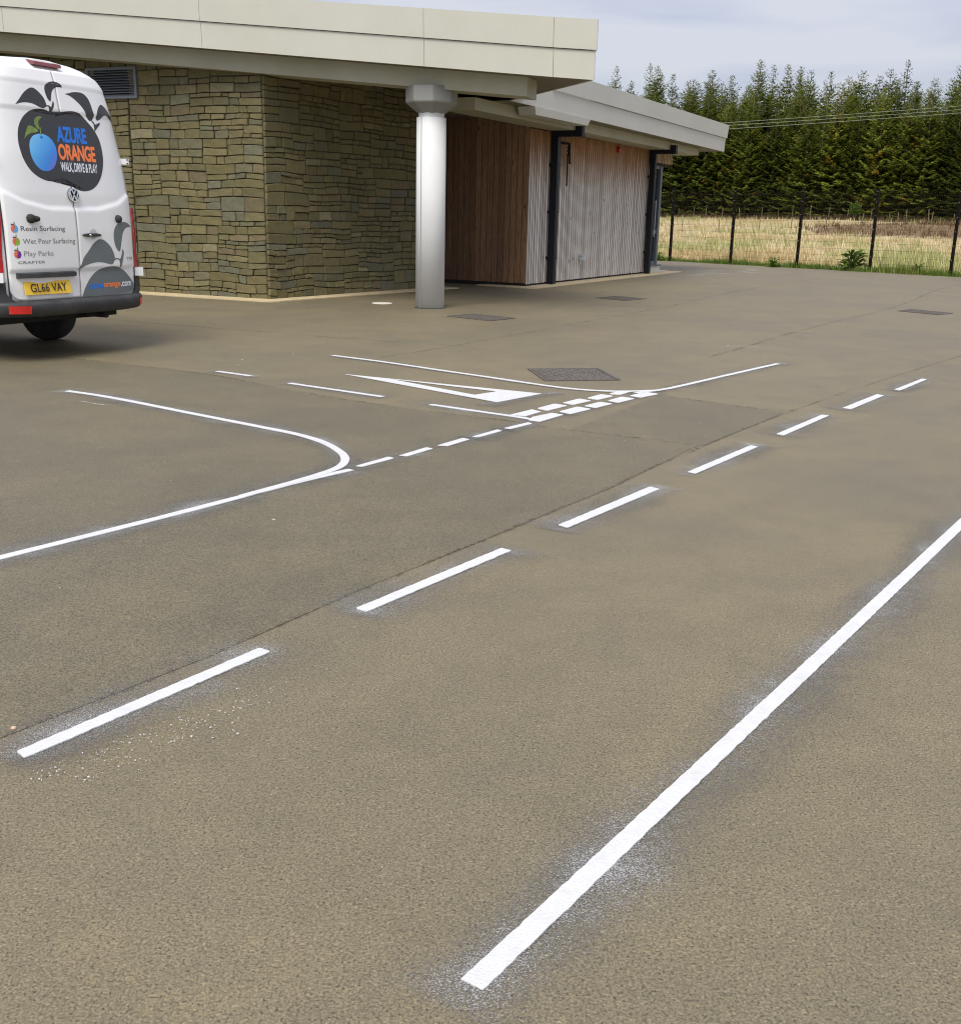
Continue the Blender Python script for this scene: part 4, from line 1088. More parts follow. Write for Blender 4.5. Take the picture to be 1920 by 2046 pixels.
def text_bm(txt, quad, bold=0.0, space=1.0, shear=0.0):
    """letters fitted to a quad given as top left, top right, bottom right, bottom left (u, z)"""
    cu = bpy.data.curves.new('t', 'FONT'); cu.body = txt; cu.size = 1.0; cu.offset = bold; cu.resolution_u = 3; cu.space_character = space; cu.shear = shear; cu.fill_mode = 'FRONT'
    ob = bpy.data.objects.new('t', cu); COL.objects.link(ob)
    dg = bpy.context.evaluated_depsgraph_get(); dg.update()
    me = bpy.data.meshes.new_from_object(ob.evaluated_get(dg)); bpy.data.objects.remove(ob); bpy.data.curves.remove(cu)
    bm = bmesh.new(); bm.from_mesh(me); bpy.data.meshes.remove(me)
    x0 = min(v.co.x for v in bm.verts); x1 = max(v.co.x for v in bm.verts); y0 = min(v.co.y for v in bm.verts); y1 = max(v.co.y for v in bm.verts)
    tl, tr, br_, bl = [Vector(q) for q in quad]
    for v in bm.verts:
        s_ = (v.co.x - x0) / (x1 - x0); t = (v.co.y - y0) / (y1 - y0)
        p = bl.lerp(br_, s_).lerp(tl.lerp(tr, s_), t); v.co = Vector((p.x, 0, p.y))
    return bm
def lettering(name, txt, quad, material, layer=1, parent=None, bold=0.0, space=1.0, shear=0.0):
    return wrap(text_bm(txt, quad, bold, space, shear), name, material, layer, parent or VAN)
DEC = {
 'blob': [(-0.052,2.235),(-0.107,2.275),(-0.177,2.295),(-0.229,2.296),(-0.29,2.288),(-0.354,2.263),(-0.421,2.215),(-0.471,2.154),(-0.5,2.096),(-0.515,2.039),(-0.521,1.971),(-0.515,1.909),(-0.501,1.848),(-0.472,1.787),(-0.433,1.737),(-0.383,1.699),(-0.33,1.675),(-0.273,1.659),(-0.205,1.659),(-0.133,1.67),(-0.082,1.693),(-0.043,1.652),(0.013,1.615),(0.08,1.587),(0.151,1.577),(0.218,1.585),(0.281,1.608),(0.34,1.65),(0.392,1.71),(0.427,1.773),(0.453,1.848),(0.464,1.923),(0.464,1.996),(0.451,2.069),(0.421,2.128),(0.382,2.179),(0.333,2.223),(0.278,2.273),(0.228,2.298),(0.174,2.307),(0.118,2.305),(0.052,2.294),(-0.0,2.273)],
 'leaf1': [(-0.487,2.313),(-0.439,2.359),(-0.384,2.415),(-0.332,2.453),(-0.284,2.475),(-0.242,2.471),(-0.192,2.437),(-0.158,2.397),(-0.145,2.358),(-0.146,2.327),(-0.182,2.306),(-0.225,2.311),(-0.272,2.329),(-0.32,2.339),(-0.383,2.339),(-0.44,2.328)],
 'leaf2': [(-0.115,2.51),(-0.076,2.54),(-0.024,2.556),(0.029,2.555),(0.069,2.539),(0.089,2.513),(0.026,2.511),(-0.019,2.491),(-0.052,2.454),(-0.079,2.382),(-0.092,2.376),(-0.113,2.396),(-0.127,2.44),(-0.128,2.48)],
 'stem1': [(-0.148,2.335),(-0.114,2.335),(-0.091,2.32),(-0.076,2.347),(-0.055,2.384),(-0.05,2.358),(-0.063,2.325),(-0.087,2.294),(-0.109,2.267),(-0.116,2.275),(-0.101,2.305),(-0.12,2.325),(-0.151,2.324)],
 'leaf3': [(0.102,2.459),(0.163,2.472),(0.206,2.484),(0.297,2.491),(0.352,2.476),(0.392,2.439),(0.412,2.387),(0.423,2.333),(0.429,2.286),(0.393,2.242),(0.354,2.243),(0.33,2.277),(0.31,2.329),(0.273,2.374),(0.219,2.416),(0.164,2.446)],
 'leaf4': [(0.464,2.289),(0.489,2.339),(0.529,2.385),(0.567,2.404),(0.625,2.389),(0.7,2.359),(0.92,2.331),(0.93,2.269),(0.688,2.29),(0.615,2.308),(0.565,2.297),(0.524,2.266),(0.47,2.247),(0.457,2.264)],
 'stem2': [(0.385,2.246),(0.412,2.233),(0.433,2.207),(0.453,2.215),(0.505,2.234),(0.493,2.209),(0.452,2.178),(0.415,2.145),(0.406,2.154),(0.425,2.176),(0.422,2.2),(0.394,2.231)],
 'fruit': [(-0.412,1.961),(-0.399,2.001),(-0.369,2.04),(-0.328,2.063),(-0.274,2.075),(-0.23,2.073),(-0.181,2.056),(-0.143,2.024),(-0.116,1.979),(-0.111,1.927),(-0.12,1.873),(-0.142,1.82),(-0.178,1.777),(-0.225,1.752),(-0.271,1.744),(-0.321,1.753),(-0.366,1.786),(-0.399,1.836),(-0.416,1.898)],
 'green1': [(-0.454,2.018),(-0.439,2.055),(-0.399,2.126),(-0.368,2.139),(-0.327,2.129),(-0.295,2.111),(-0.284,2.098),(-0.316,2.084),(-0.361,2.075),(-0.408,2.058),(-0.437,2.033)],
 'green2': [(-0.214,2.225),(-0.246,2.229),(-0.282,2.218),(-0.31,2.19),(-0.314,2.155),(-0.299,2.128),(-0.284,2.112),(-0.27,2.124),(-0.27,2.159),(-0.258,2.194)],
 'gstem': [(-0.267,2.13),(-0.252,2.131),(-0.258,2.068),(-0.269,2.064)],
 'dimple': [(-0.281,2.046),(-0.26,2.056),(-0.243,2.049),(-0.25,2.037),(-0.269,2.034)],
 'bleaf1': [(-0.028,0.839),(0.022,0.895),(0.059,0.956),(0.123,1.017),(0.187,1.083),(0.242,1.116),(0.269,1.125),(0.321,1.12),(0.372,1.09),(0.416,1.051),(0.446,1.001),(0.46,0.961),(0.464,0.931),(0.452,0.912),(0.421,0.881),(0.366,0.887),(0.313,0.899),(0.234,0.906),(0.156,0.898),(0.077,0.879),(0.024,0.856)],
 'bleaf2': [(0.478,1.207),(0.501,1.246),(0.542,1.275),(0.59,1.29),(0.657,1.29),(0.71,1.275),(0.763,1.244),(0.684,1.237),(0.636,1.215),(0.602,1.176),(0.579,1.107),(0.561,1.048),(0.546,1.009),(0.523,1.007),(0.493,1.039),(0.473,1.089),(0.467,1.158)],
 'bstem': [(0.453,0.919),(0.476,0.939),(0.505,0.938),(0.541,0.927),(0.564,0.968),(0.587,1.03),(0.601,0.992),(0.584,0.933),(0.557,0.864),(0.536,0.84),(0.53,0.855),(0.544,0.879),(0.536,0.914),(0.5,0.928),(0.471,0.924)],
 'bfruit': [(0.017,0.579),(0.04,0.629),(0.078,0.69),(0.129,0.751),(0.192,0.802),(0.268,0.839),(0.349,0.856),(0.44,0.86),(0.511,0.85),(0.584,0.823),(0.654,0.774),(0.722,0.715),(0.775,0.661),(0.756,0.616),(0.687,0.594),(0.537,0.586),(0.256,0.581)],
}
DEC['leaf4'] = [(0.464, 2.289), (0.489, 2.339), (0.529, 2.385), (0.567, 2.404), (0.615, 2.387), (0.668, 2.349), (0.712, 2.305), (0.742, 2.247), (0.684, 2.279), (0.615, 2.304), (0.565, 2.297), (0.524, 2.266), (0.47, 2.247), (0.457, 2.264)]
fg = film('fruit_graphic', DEC['blob'], M['v_char'], 0)
for k in ('leaf1', 'leaf2', 'leaf3', 'leaf4'): film('leaf_graphic', DEC[k], M['v_char'], 0)
for k in ('stem1', 'stem2'): film('stem_graphic', DEC[k], M['v_char'], 1)
film('blue_fruit', DEC['fruit'], M['v_fruit'], 1, fg)
for k in ('green1', 'green2', 'gstem'): film('green_leaf', DEC[k], M['v_leaf'], 2, fg)
film('stalk_dimple', DEC['dimple'], M['v_blue'], 2, fg)
lettering('lettering', 'AZURE', [(-.072, 2.160), (.288, 2.160), (.283, 2.014), (-.086, 2.014)], M['v_blue'], 1, fg, .035, .92)
lettering('lettering', 'ORANGE', [(-.088, 2.002), (.367, 1.998), (.361, 1.850), (-.098, 1.854)], M['v_orange'], 1, fg, .035, .92)
lettering('lettering', 'WALK, DRIVE & PLAY', [(-.089, 1.836), (.366, 1.833), (.356, 1.735), (-.089, 1.738)], M['v_white'], 1, fg, .022, .95)
bf = film('fruit_graphic', DEC['bfruit'], M['v_grey'], 0)
for k in ('bleaf1', 'bleaf2'): film('leaf_graphic', DEC[k], M['v_grey'], 0)
film('stem_graphic', DEC['bstem'], M['v_grey'], 1)
lettering('lettering', 'azure', [(.112, .697), (.292, .697), (.291, .650), (.110, .650)], M['v_blue'], 1, bf, .03, .92)
lettering('lettering', 'orange', [(.298, .700), (.535, .700), (.533, .642), (.297, .642)], M['v_orange'], 1, bf, .022, .95)
lettering('lettering', '.com', [(.542, .702), (.714, .702), (.712, .655), (.541, .655)], M['v_white'], 1, bf, .022, .95)
lettering('lettering', 'Resin Surfacing', [(-.636, 1.251), (-.146, 1.251), (-.150, 1.193), (-.638, 1.193)], M['v_text'], 0, None, .006)
lettering('lettering', 'Wet Pour Surfacing', [(-.628, 1.138), (-.035, 1.138), (-.038, 1.078), (-.630, 1.078)], M['v_text2'], 0, None, .004)
lettering('lettering', 'Play Parks', [(-.626, 1.027), (-.307, 1.027), (-.310, .966), (-.628, .966)], M['v_text3'], 0, None, .004)
lettering('model_badge', 'CRAFTER', [(-.691, .938), (-.409, .938), (-.411, .914), (-.693, .914)], M['badge'], 1, None, .02, 1.05)
lettering('model_badge', 'TDI', [(.639, .946), (.741, .944), (.738, .918), (.637, .919)], M['badge'], 1, None, .012)
# three small fruit signs before the lines of text
def ell(c, a, b, tilt, n=28): return [(c[0] + a * cos(2 * pi * i / n) * cos(tilt) - b * sin(2 * pi * i / n) * sin(tilt), c[1] + a * cos(2 * pi * i / n) * sin(tilt) + b * sin(2 * pi * i / n) * cos(tilt)) for i in range(n)]
for (c, mt) in (((-.694, 1.226), 'v_sky'), ((-.689, 1.113), 'v_lime'), ((-.686, .998), 'v_purple')):
    A, B_ = .031, .036
    def half(sg):
        n = 16; out = []
        for i in range(n + 1):
            th = pi / 2 + sg * pi * i / n; out.append((c[0] + A * cos(th) + sg * -.002, c[1] + B_ * sin(th)))
        for i in range(1, n):
            t = -1 + 2 * i / n; out.append((c[0] + .011 * sin(t * pi) * .9 - sg * .0022, c[1] + B_ * t * .98))
        return out
    film('icon_half', half(1), M['v_coral'], 0, raw=True); film('icon_half', half(-1), M[mt], 0, raw=True)
    film('icon_leaf', [(c[0] - .034, c[1] + .031), (c[0] - .022, c[1] + .046), (c[0] - .006, c[1] + .042), (c[0] + .004, c[1] + .033), (c[0] - .012, c[1] + .036)], M['v_char'], 1, raw=True)
    film('icon_stalk', [(c[0] - .002, c[1] + .036), (c[0] - .004, c[1] + .056), (c[0] + .006, c[1] + .066), (c[0] + .001, c[1] + .054), (c[0] + .004, c[1] + .036)], M['v_grey'], 1, raw=True)

# round badge with ring and strokes
bc = (.002, 1.538); RB = .063
em = film('maker_badge', ell(bc, RB, RB, 0, 40), M['v_char'], 4, raw=True)
mb = MB(); n = 40
for i in range(n):
    a0, a1 = 2 * pi * i / n, 2 * pi * (i + 1) / n
    q = [(bc[0] + r_ * cos(a), bc[1] + r_ * sin(a)) for r_, a in ((RB, a0), (RB, a1), (RB * .84, a1), (RB * .84, a0))]
    mb.prism([S(u, z, .022) for u, z in q], [S(u, z, .034) for u, z in q])
def stroke(a, b, wd):
    a = Vector((bc[0] + a[0] * RB, bc[1] + a[1] * RB)); b = Vector((bc[0] + b[0] * RB, bc[1] + b[1] * RB)); h = wd * RB / 2
    q = [(a.x - h, a.y), (a.x + h, a.y), (b.x + h, b.y), (b.x - h, b.y)]
    mb.prism([S(u, z, .022) for u, z in q], [S(u, z, .032) for u, z in q])
for a, b in (((-.36, .80), (-.02, .10)), ((.36, .80), (.02, .10)), ((-.76, .42), (-.36, -.76)), ((.76, .42), (.36, -.76)), ((-.36, -.76), (-.02, .02)), ((.36, -.76), (.02, .02))): stroke(a, b, .21)
mb.build('badge_relief', M['chrome'], em)

def bar_on(name, u0, u1, z0, z1, o0, o1, material, parent=None, taper=0.006):
    mb = MB(); n = 10
    for i in range(n):
        a, b = u0 + (u1 - u0) * i / n, u0 + (u1 - u0) * (i + 1) / n
        q0 = [S(a, z0, o0), S(b, z0, o0), S(b, z1, o0), S(a, z1, o0)]; q1 = [S(a, z0 + taper, o1), S(b, z0 + taper, o1), S(b, z1 - taper, o1), S(a, z1 - taper, o1)]
        mb.prism(q0, q1)
    return mb.build(name, material, parent or VAN)
bar_on('plate_lamp_bar', -.708, -.064, .778, .834, .0, .045, M['bumper'], taper=.010)
# number plate, leaning with its recess
mb = MB(); pu0, pu1, pz0, pz1 = -.650, -.135, .630, .750
def PL(u, z, o): return Vector((u, Fu(u, z) - .034 - o + .022 * (z - .62) / .12, z))
mb.prism([PL(pu0, pz0, 0), PL(pu1, pz0, 0), PL(pu1, pz1, 0), PL(pu0, pz1, 0)], [PL(pu0, pz0, .008), PL(pu1, pz0, .008), PL(pu1, pz1, .008), PL(pu0, pz1, .008)])
np_ = mb.build('number_plate', M['plate_yellow'], VAN)
bm = text_bm('GL66 VAY', [(pu0 + .058, pz1 - .019), (pu1 - .050, pz1 - .019), (pu1 - .050, pz0 + .022), (pu0 + .058, pz0 + .022)], .012, 1.05)
for v in bm.verts: v.co = PL(v.co.x, v.co.z, .0092)
me = bpy.data.meshes.new('plate_lettering'); bm.to_mesh(me); bm.free(); link('plate_lettering', me, M['plate_black'], np_)
# handle
def blob_on(name, c, rx, rz, dep, material, n=20, parent=None, o=.008):
    mb = MB(); prof = [(1.0, 0), (.98, dep * .4), (.8, dep * .8), (.45, dep)]
    for r_, d in prof:
        for i in range(n):
            u, z = c[0] + rx * r_ * cos(2 * pi * i / n), c[1] + rz * r_ * sin(2 * pi * i / n)
            mb.v.append(tuple(S(u, z, o + relief(u, z) + d))); mb.t.append((1, 1, 1)); mb.a.append(1.0)
    mb.f += [(k * n + i, k * n + (i + 1) % n, (k + 1) * n + (i + 1) % n, (k + 1) * n + i) for k in range(3) for i in range(n)] + [tuple(range(3 * n, 4 * n)), tuple(range(n))]
    return mb.build(name, material, parent or VAN, smooth=True)
M['recess'] = simple('handle_recess', (0.52, 0.52, 0.52), 0.35, 0.04, 20.0)
blob_on('handle_recess', (.194, 1.178), .050, .054, .0025, M['recess'], 28, DRt)
mb = MB(); n = 12
for i in range(n):
    a, b = .058 + .240 * i / n, .058 + .240 * (i + 1) / n
    def hh(u): t = (u - .178) / .12; return .019 * max(.25, 1 - abs(t) ** 5)
    def dd(u): t = (u - .178) / .12; return .040 - .018 * abs(t) ** 3
    pa = [S(a, 1.166 - hh(a), .014), S(b, 1.166 - hh(b), .014), S(b, 1.166 + hh(b), .014), S(a, 1.166 + hh(a), .014)]
    pb = [S(a, 1.166 - hh(a) * .7, .012 + dd(a)), S(b, 1.166 - hh(b) * .7, .012 + dd(b)), S(b, 1.166 + hh(b) * .7, .012 + dd(b)), S(a, 1.166 + hh(a) * .7, .012 + dd(a))]
    mb.prism(pa, pb)
hd = mb.build('door_handle', M['bumper'], DRt)
blob_on('key_lock', (.115, 1.166), .012, .013, .006, M['chrome'], 14, hd, .058)
blob_on('door_buffer', (-.528, 1.317), .042, .042, .05, M['rubber'], 20, DLf); blob_on('door_buffer', (-.482, 1.316), .032, .028, .055, M['rubber'], 20, DLf)
blob_on('door_buffer', (.543, 1.320), .034, .039, .05, M['rubber'], 20, DRt)
# hinges
for s_ in (-1, 1):
    for z in (.792, 1.882):
        W_ = Wz(z)
        k_ = 1.0 if z < 1 else .62
        mb = MB(); mb.box((s_ * (W_ - (.062 if z < 1 else .072)) , lean(z) + .078, z), (.118 * k_, .085, .078 * (k_ + .1)), (Vector((cos(.75), s_ * sin(.75), 0)), Vector((-s_ * sin(.75), cos(.75), 0)), UP))
        hg = mb.build('door_hinge', M['van'], VAN)
        for dz in (-.018, .018):
            mb = MB(); mb.bar((s_ * (W_ - .085), lean(z) + .02, z + dz), (s_ * (W_ - .08), lean(z) + .045, z + dz), .006, 8); mb.build('hinge_bolt', M['seal'], hg)
# tail lamps round the corners
def lamp_grid(s_, zs_, inner, outer, off, name, material, parent=None, n=12):
    mb = MB()
    for z in zs_:
        W_ = Wz(z); u0 = inner(z); u1 = outer(z)
        for i in range(n + 1):
            t = i / n; u = u0 + (u1 - u0) * (1 - (1 - t) ** 2.0)
            e = off * (sin(pi * min(1, max(0, (i + .35) / (n + .7)))) ** .35)
            nx, ny = (0.35, -.94) if t < .5 else (.8, -.6)
            p = S(min(u, W_ * .9995), z, 0); mb.v.append((s_ * (p.x + nx * e), p.y + ny * e, z)); mb.t.append((1, 1, 1)); mb.a.append(1.0)
    for j in range(len(zs_) - 1):
        for i in range(n): mb.f.append((j * (n + 1) + i, j * (n + 1) + i + 1, (j + 1) * (n + 1) + i + 1, (j + 1) * (n + 1) + i))
    return mb.build(name, material, parent or VAN, smooth=True)
for s_ in (-1, 1):
    zs_ = [.838 + (1.43 - .838) * i / 24 for i in range(25)]
    lo = lambda z: itp(z, [.838, 1.0, 1.15, 1.27, 1.43], [.805, .805, .795, .785, .785])
    hi = lambda z: Wz(z) * .9995
    lp = lamp_grid(s_, zs_, lo, hi, .036, 'tail_lamp', M['lamp_red'])
    for (z0, z1, i0, mt) in ((1.33, 1.415, .825, 'lamp_clear'), (.965, 1.075, .835, 'lamp_clear'), (1.10, 1.22, .83, 'lamp_dark')):
        zz = [z0 + (z1 - z0) * i / 8 for i in range(9)]; zc_ = (z0 + z1) / 2
        f = lambda z, z0=z0, z1=z1, zc_=zc_: sqrt(max(0, 1 - ((z - zc_) / ((z1 - z0) / 2)) ** 2))
        lamp_grid(s_, zz, lambda z: .885 - (.885 - i0) * f(z), lambda z: .885 + .052 * f(z), .0400, 'lamp_lens', M[mt], lp, 8)
# bumper: sill, step and corner horns
mb = MB(); NU = 44
us_ = [(-1 + 2 * i / NU) for i in range(NU + 1)]
prof = [(.576, .012), (.570, .050), (.556, .082), (.535, .090), (.500, .088), (.470, .080), (.440, .062), (.424, .035), (.424, -.10)]
for a in us_:
    s_ = 1 if a >= 0 else -1; u = s_ * (1 - (1 - abs(a)) ** 1.7) * .955 * .9995
    dx = 0 if abs(u) < .7 else (abs(u) - .7) / .255
    for z, o in prof:
        zz = z + .022 * max(0, abs(u) - .5) ** 1 * (1 if z < .5 else 0)
        p = S(u, .6, 0); nx, ny = sin(dx * 1.25) * s_, -cos(dx * 1.25); oo = o * (1 - .62 * dx)
        mb.v.append((p.x + nx * oo, p.y + ny * oo, zz)); mb.t.append((1, 1, 1)); mb.a.append(1.0)
np2 = len(prof)
for i in range(NU):
    for j in range(np2 - 1): mb.f.append((i * np2 + j, (i + 1) * np2 + j, (i + 1) * np2 + j + 1, i * np2 + j + 1))
bp = mb.build('rear_bumper', M['bumper'], VAN, smooth=True)
for s_ in (-1, 1):
    zs_ = [.545 + (.750 - .545) * i / 10 for i in range(11)]
    lamp_grid(s_, zs_, lambda z: .800 - .13 * max(0, (.66 - z) / .115) ** 2, lambda z: Wz(z) * .9995, .030, 'bumper_corner', M['bumper'], bp, 10)
    z0, z1 = .460, .533; mb = MB(); n = 8
    for i in range(n + 1):
        u = (.645 + (.802 - .645) * i / n) if s_ < 0 else (.745 + (.925 - .745) * i / n)
        dx = 0 if u < .7 else (u - .7) / .255
        for z in (z0 + .006 * i / n, z1 + .005 * i / n):
            p = S(u, .6, 0); o = (.094 if z > .49 else .086) * (1 - .62 * dx) + .003 * dx; mb.v.append((s_ * (p.x + sin(dx * 1.25) * o), p.y - cos(dx * 1.25) * o, z)); mb.t.append((1, 1, 1)); mb.a.append(1.0)
    for i in range(n): mb.f.append((2 * i, 2 * i + 2, 2 * i + 3, 2 * i + 1))
    mb.build('reflector', M['reflector'], bp)
# high brake lamp on the roof edge
mb = MB(); n = 12
for i in range(n):
    a, b = -.165 + .32 * i / n, -.165 + .32 * (i + 1) / n
    f = lambda u: [Vector((u, .185, 2.690)), Vector((u, .200, 2.722)), Vector((u, .34, 2.752)), Vector((u, .34, 2.70))]
    A_, B2 = f(a), f(b); mb.prism(A_, B2)
mb.build('brake_lamp', M['lamp_dark'], VAN)
# wheels
for (x, y) in ((.775, 1.36), (-.775, 1.36), (.80, 5.65), (-.80, 5.65)):
    sg = 1 if x > 0 else -1
    wl = empty('wheel', (x, y, .352)); wl.parent = VAN
    mb = MB(); mb.lathe([(.20, -.115), (.30, -.118), (.338, -.105), (.352, -.075), (.353, 0), (.352, .075), (.338, .105), (.30, .118), (.20, .115)], 44, axis='X')
    for k in range(-2, 3): pass
    mb.build('tyre', M['rubber'], wl, smooth=True)
    mb = MB(); mb.lathe([(.205, -.09), (.205, .09), (.19, .05), (.10, .075), (.03, .09)], 28, axis='X')
    if sg < 0: mb.v = [(-a, b, c) for a, b, c in mb.v]
    mb.build('rim', M['rim'], wl, smooth=True)
# cab glass and lamps at the far end
mb = MB()
for i in range(8):
    a, b = -.72 + 1.44 * i / 8, -.72 + 1.44 * (i + 1) / 8
    def wp(u, z): q = abs(u) / Wz(z); return Vector((u, front_y(z) - .6 + .6 * (1 - q ** 3.2) ** .5 + .02, z))
    for z0, z1 in ((1.42, 1.7), (1.7, 2.0), (2.0, 2.2)): mb.add([wp(a, z0), wp(b, z0), wp(b, z1), wp(a, z1)], [(0, 1, 2, 3)])
mb.build('windscreen', M['glass'], VAN, smooth=True)
for s_ in (-1, 1):
    mb = MB(); mb.box((s_ * .945, 4.55, 1.72), (.02, .85, .55)); mb.build('side_window', M['glass'], VAN)
    mb = MB(); mb.box((s_ * .74, 6.38, .98), (.30, .30, .26)); mb.build('headlight', M['lamp_clear'], VAN)
mb = MB(); mb.box((0, 6.56, .52), (1.7, .22, .34)); mb.build('front_bumper', M['bumper'], VAN)

# ------------------------------------------------------------------ mesh fence along the yard
FEN = tag(empty('mesh_fence', (F0.x, F0.y, 0)), 'tall black wire mesh fence along the far edge of the tarmac', 'fence')
SP = 2.45
fd3 = Vector((FD.x, FD.y, 0)); fn3 = Vector((FN.x, FN.y, 0))
pmesh = None
for k in range(-5, 10):
    if pmesh is None:
        mb = MB(); mb.box((0, 0, 1.22), (.075, .075, 2.44), (fd3, fn3, UP)); mb.box((0, 0, 2.447), (.082, .082, .014), (fd3, fn3, UP)); pmesh = mb.mesh('post')
        mb = MB()
        for z in (.14, .45, .85, 1.25, 1.65, 2.05, 2.35): mb.box(-fn3 * .0435 + UP * z, (.014, .010, .014), (fd3, fn3, UP))
        cmesh = mb.mesh('clip')
    p = link('post', pmesh, M['black_metal'] if k == -5 else None, FEN, fd3 * (k * SP))
    link('clip', cmesh, M['socket'] if k == -5 else None, p)
mb = MB(); r_ = .0022
for i in range(1, 49): x = i * SP / 49; mb.bar(fd3 * x - fn3 * .049 + UP * .04, fd3 * x - fn3 * .049 + UP * 2.40, r_, 4, cap=False)
for i in range(13):
    z = .05 + i * .2
    if z > 2.4: break
    for o in (.044, .054): mb.bar(fd3 * .03 - fn3 * o + UP * z, fd3 * (SP - .03) - fn3 * o + UP * z, .0032, 4, cap=False)
wmesh = mb.mesh('wire_panel')
for k in range(-5, 9): link('wire_panel', wmesh, M['wire'] if k == -5 else None, FEN, fd3 * (k * SP))

# stakes out in the field
def stake_row(name, pts, h, label, wires=True):
    P0_ = Vector((pts[0][0], pts[0][1], 0)); root = tag(empty(name, P0_), label, 'fence'); sm = None; tops = []
    for (x, y) in pts:
        if sm is None:
            mb = MB(); mb.bar((0, 0, -.3), (.03, 0, h), .034, 6, r2=.03); sm = mb.mesh('post')
            link_m = M['stake']
        o = link('post', sm, link_m if not tops else None, root, (x - P0_.x, y - P0_.y, land(x, y)))
        o.rotation_euler = (rnd.uniform(-.08, .08), rnd.uniform(-.08, .08), rnd.uniform(0, 6)); s_ = rnd.uniform(.75, 1.25); o.scale = (1, 1, s_)
        tops.append(Vector((x - P0_.x, y - P0_.y, land(x, y) + h * s_ * .85)))
    if wires:
        mb = MB()
        for a, b in zip(tops[:-1], tops[1:]): mb.bar(a, b, .008, 4, cap=False); mb.bar(a - UP * h * .4, b - UP * h * .4, .008, 4, cap=False)
        mb.build('wire', M['wire'], root)
def at_uv(u, d): p = F0 + FD * u + FN * d; return (p.x, p.y)
stake_row('stake_fence', [at_uv(14 + i * 1.75 + rnd.uniform(-.3, .3), 56.2 + rnd.uniform(-.3, .3)) for i in range(30)], .95, 'line of weathered stakes along the foot of the spruce wood')
stake_row('stake_fence', [at_uv(48 - i * 1.55 + rnd.uniform(-.25, .25), 27 + max(0, i - 9) * 2.1 + rnd.uniform(-.2, .2)) for i in range(19)], .85, 'line of low brown stakes crossing the middle of the straw coloured field', False)

# ------------------------------------------------------------------ spruce wood
def spruce(seed, H, R, open_=1.0):
    r = random.Random(seed); tr = MB(); cr = MB()
    n = 10; pr = None
    bend = [(0.10 * noise.noise((seed, i * .35, 0)) * i / n, 0.10 * noise.noise((seed + 9, i * .35, 0)) * i / n) for i in range(n + 1)]
    def axis_(z): f = min(.999, max(0, z / H)) * n; i = int(f); q = f - i; return Vector((bend[i][0] * (1 - q) + bend[i + 1][0] * q, bend[i][1] * (1 - q) + bend[i + 1][1] * q, z))
    for i in range(n): tr.bar(axis_(H * i / n), axis_(H * (i + 1) / n * .999), .15 * (1 - i / n) * (H / 13) + .012, 6, r2=.15 * (1 - (i + 1) / n) * (H / 13) + .010, cap=False)
    z = .25 + r.random() * .3
    while z < H - .05:
        t = z / H
        L = R * (1 - t) ** .64 * (1.0 if t > .10 else .72 + 2.8 * t) + .10
        nb = r.randint(8, 11) if t < .90 else r.randint(5, 7)
        a0 = r.random() * 6.28
        for k in range(nb):
            if r.random() < .13 * open_: continue
            a = a0 + 6.283 * k / nb + r.uniform(-.35, .35); ln = L * r.uniform(.55, 1.20)
            slope = -.32 + .95 * t + r.uniform(-.18, .18)
            d = Vector((cos(a), sin(a), 0)); side = Vector((-sin(a), cos(a), 0)); base = axis_(z)
            tone = r.uniform(.72, 1.22); brown = r.random() < .05 * open_
            tn = (tone * (1.35 if brown else 1), tone * (.82 if brown else 1), tone * (.8 if brown else 1))
            steps = max(2, int(ln / .135))
            for s_ in range(steps):
                q = (s_ + r.random() * .6) / steps
                if q < .10: continue
                p = base + d * (ln * q) + UP * (ln * q * slope + .22 * ln * q * q)
                w_ = (.50 * (1 - q) + .22) * min(1.0, .14 + ln * .55)
                for sg in (-1, 1):
                    dirv = (side * sg * r.uniform(.6, 1.0) + d * r.uniform(.35, .95) + UP * r.uniform(-.42, .08)).normalized()
                    l2 = w_ * r.uniform(.62, 1.2); wd_ = l2 * r.uniform(.16, .30)
                    nrm = dirv.cross(UP + d * r.uniform(-.6, .6)).normalized()
                    tip = p + dirv * l2; mid = p + dirv * l2 * .45
                    b = r.uniform(.82, 1.18); tt = (tn[0] * b, tn[1] * b, tn[2] * b)
                    cr.add([p, mid + nrm * wd_ + UP * r.uniform(-.03, .05), tip, mid - nrm * wd_ - UP * r.uniform(-.03, .05)], [(0, 1, 2), (0, 2, 3)], tt)
            p1 = base + d * (ln * 1.02) + UP * (ln * slope + .22 * ln)
            p0 = base + d * (ln * .7) + UP * (ln * .7 * slope + .11 * ln)
            cr.add([p0 + side * .05, p1, p0 - side * .05], [(0, 1, 2)], tn)
            if r.random() < .35: tr.bar(base, base + d * ln * .8 + UP * (ln * .8 * slope), .018, 3, r2=.006, cap=False)
        z += r.uniform(.20, .36) * (1.0 if t < .8 else .85) * (1 + .25 * open_ * (t > .75))
    top = axis_(H * .998)
    for k in range(14):
        a = r.random() * 6.28; z_ = H - r.random() * 1.1; l2 = .05 + (H - z_) * .20
        c = axis_(min(z_, H - .02)); tip = c + Vector((cos(a), sin(a), .55)).normalized() * l2; s2 = Vector((-sin(a), cos(a), 0)) * .02
        cr.add([c + s2, tip, c - s2], [(0, 1, 2)], (.9, .9, .9))
    me1 = tr.mesh('trunk'); me2 = cr.mesh('crown', tint=True)
    me1.materials.append(M['bark']); me2.materials.append(M['needle'])
    return me1, me2, H
PROTO = [spruce(i, *a) for i, a in enumerate(((13.2, 2.7), (12.6, 2.6), (13.8, 2.5), (12.9, 2.9), (12.0, 2.5), (13.6, 2.7, 1.3), (12.3, 2.8), (13.0, 2.3, 1.6), (14.6, 2.0, 1.8)))]
ntree = 0
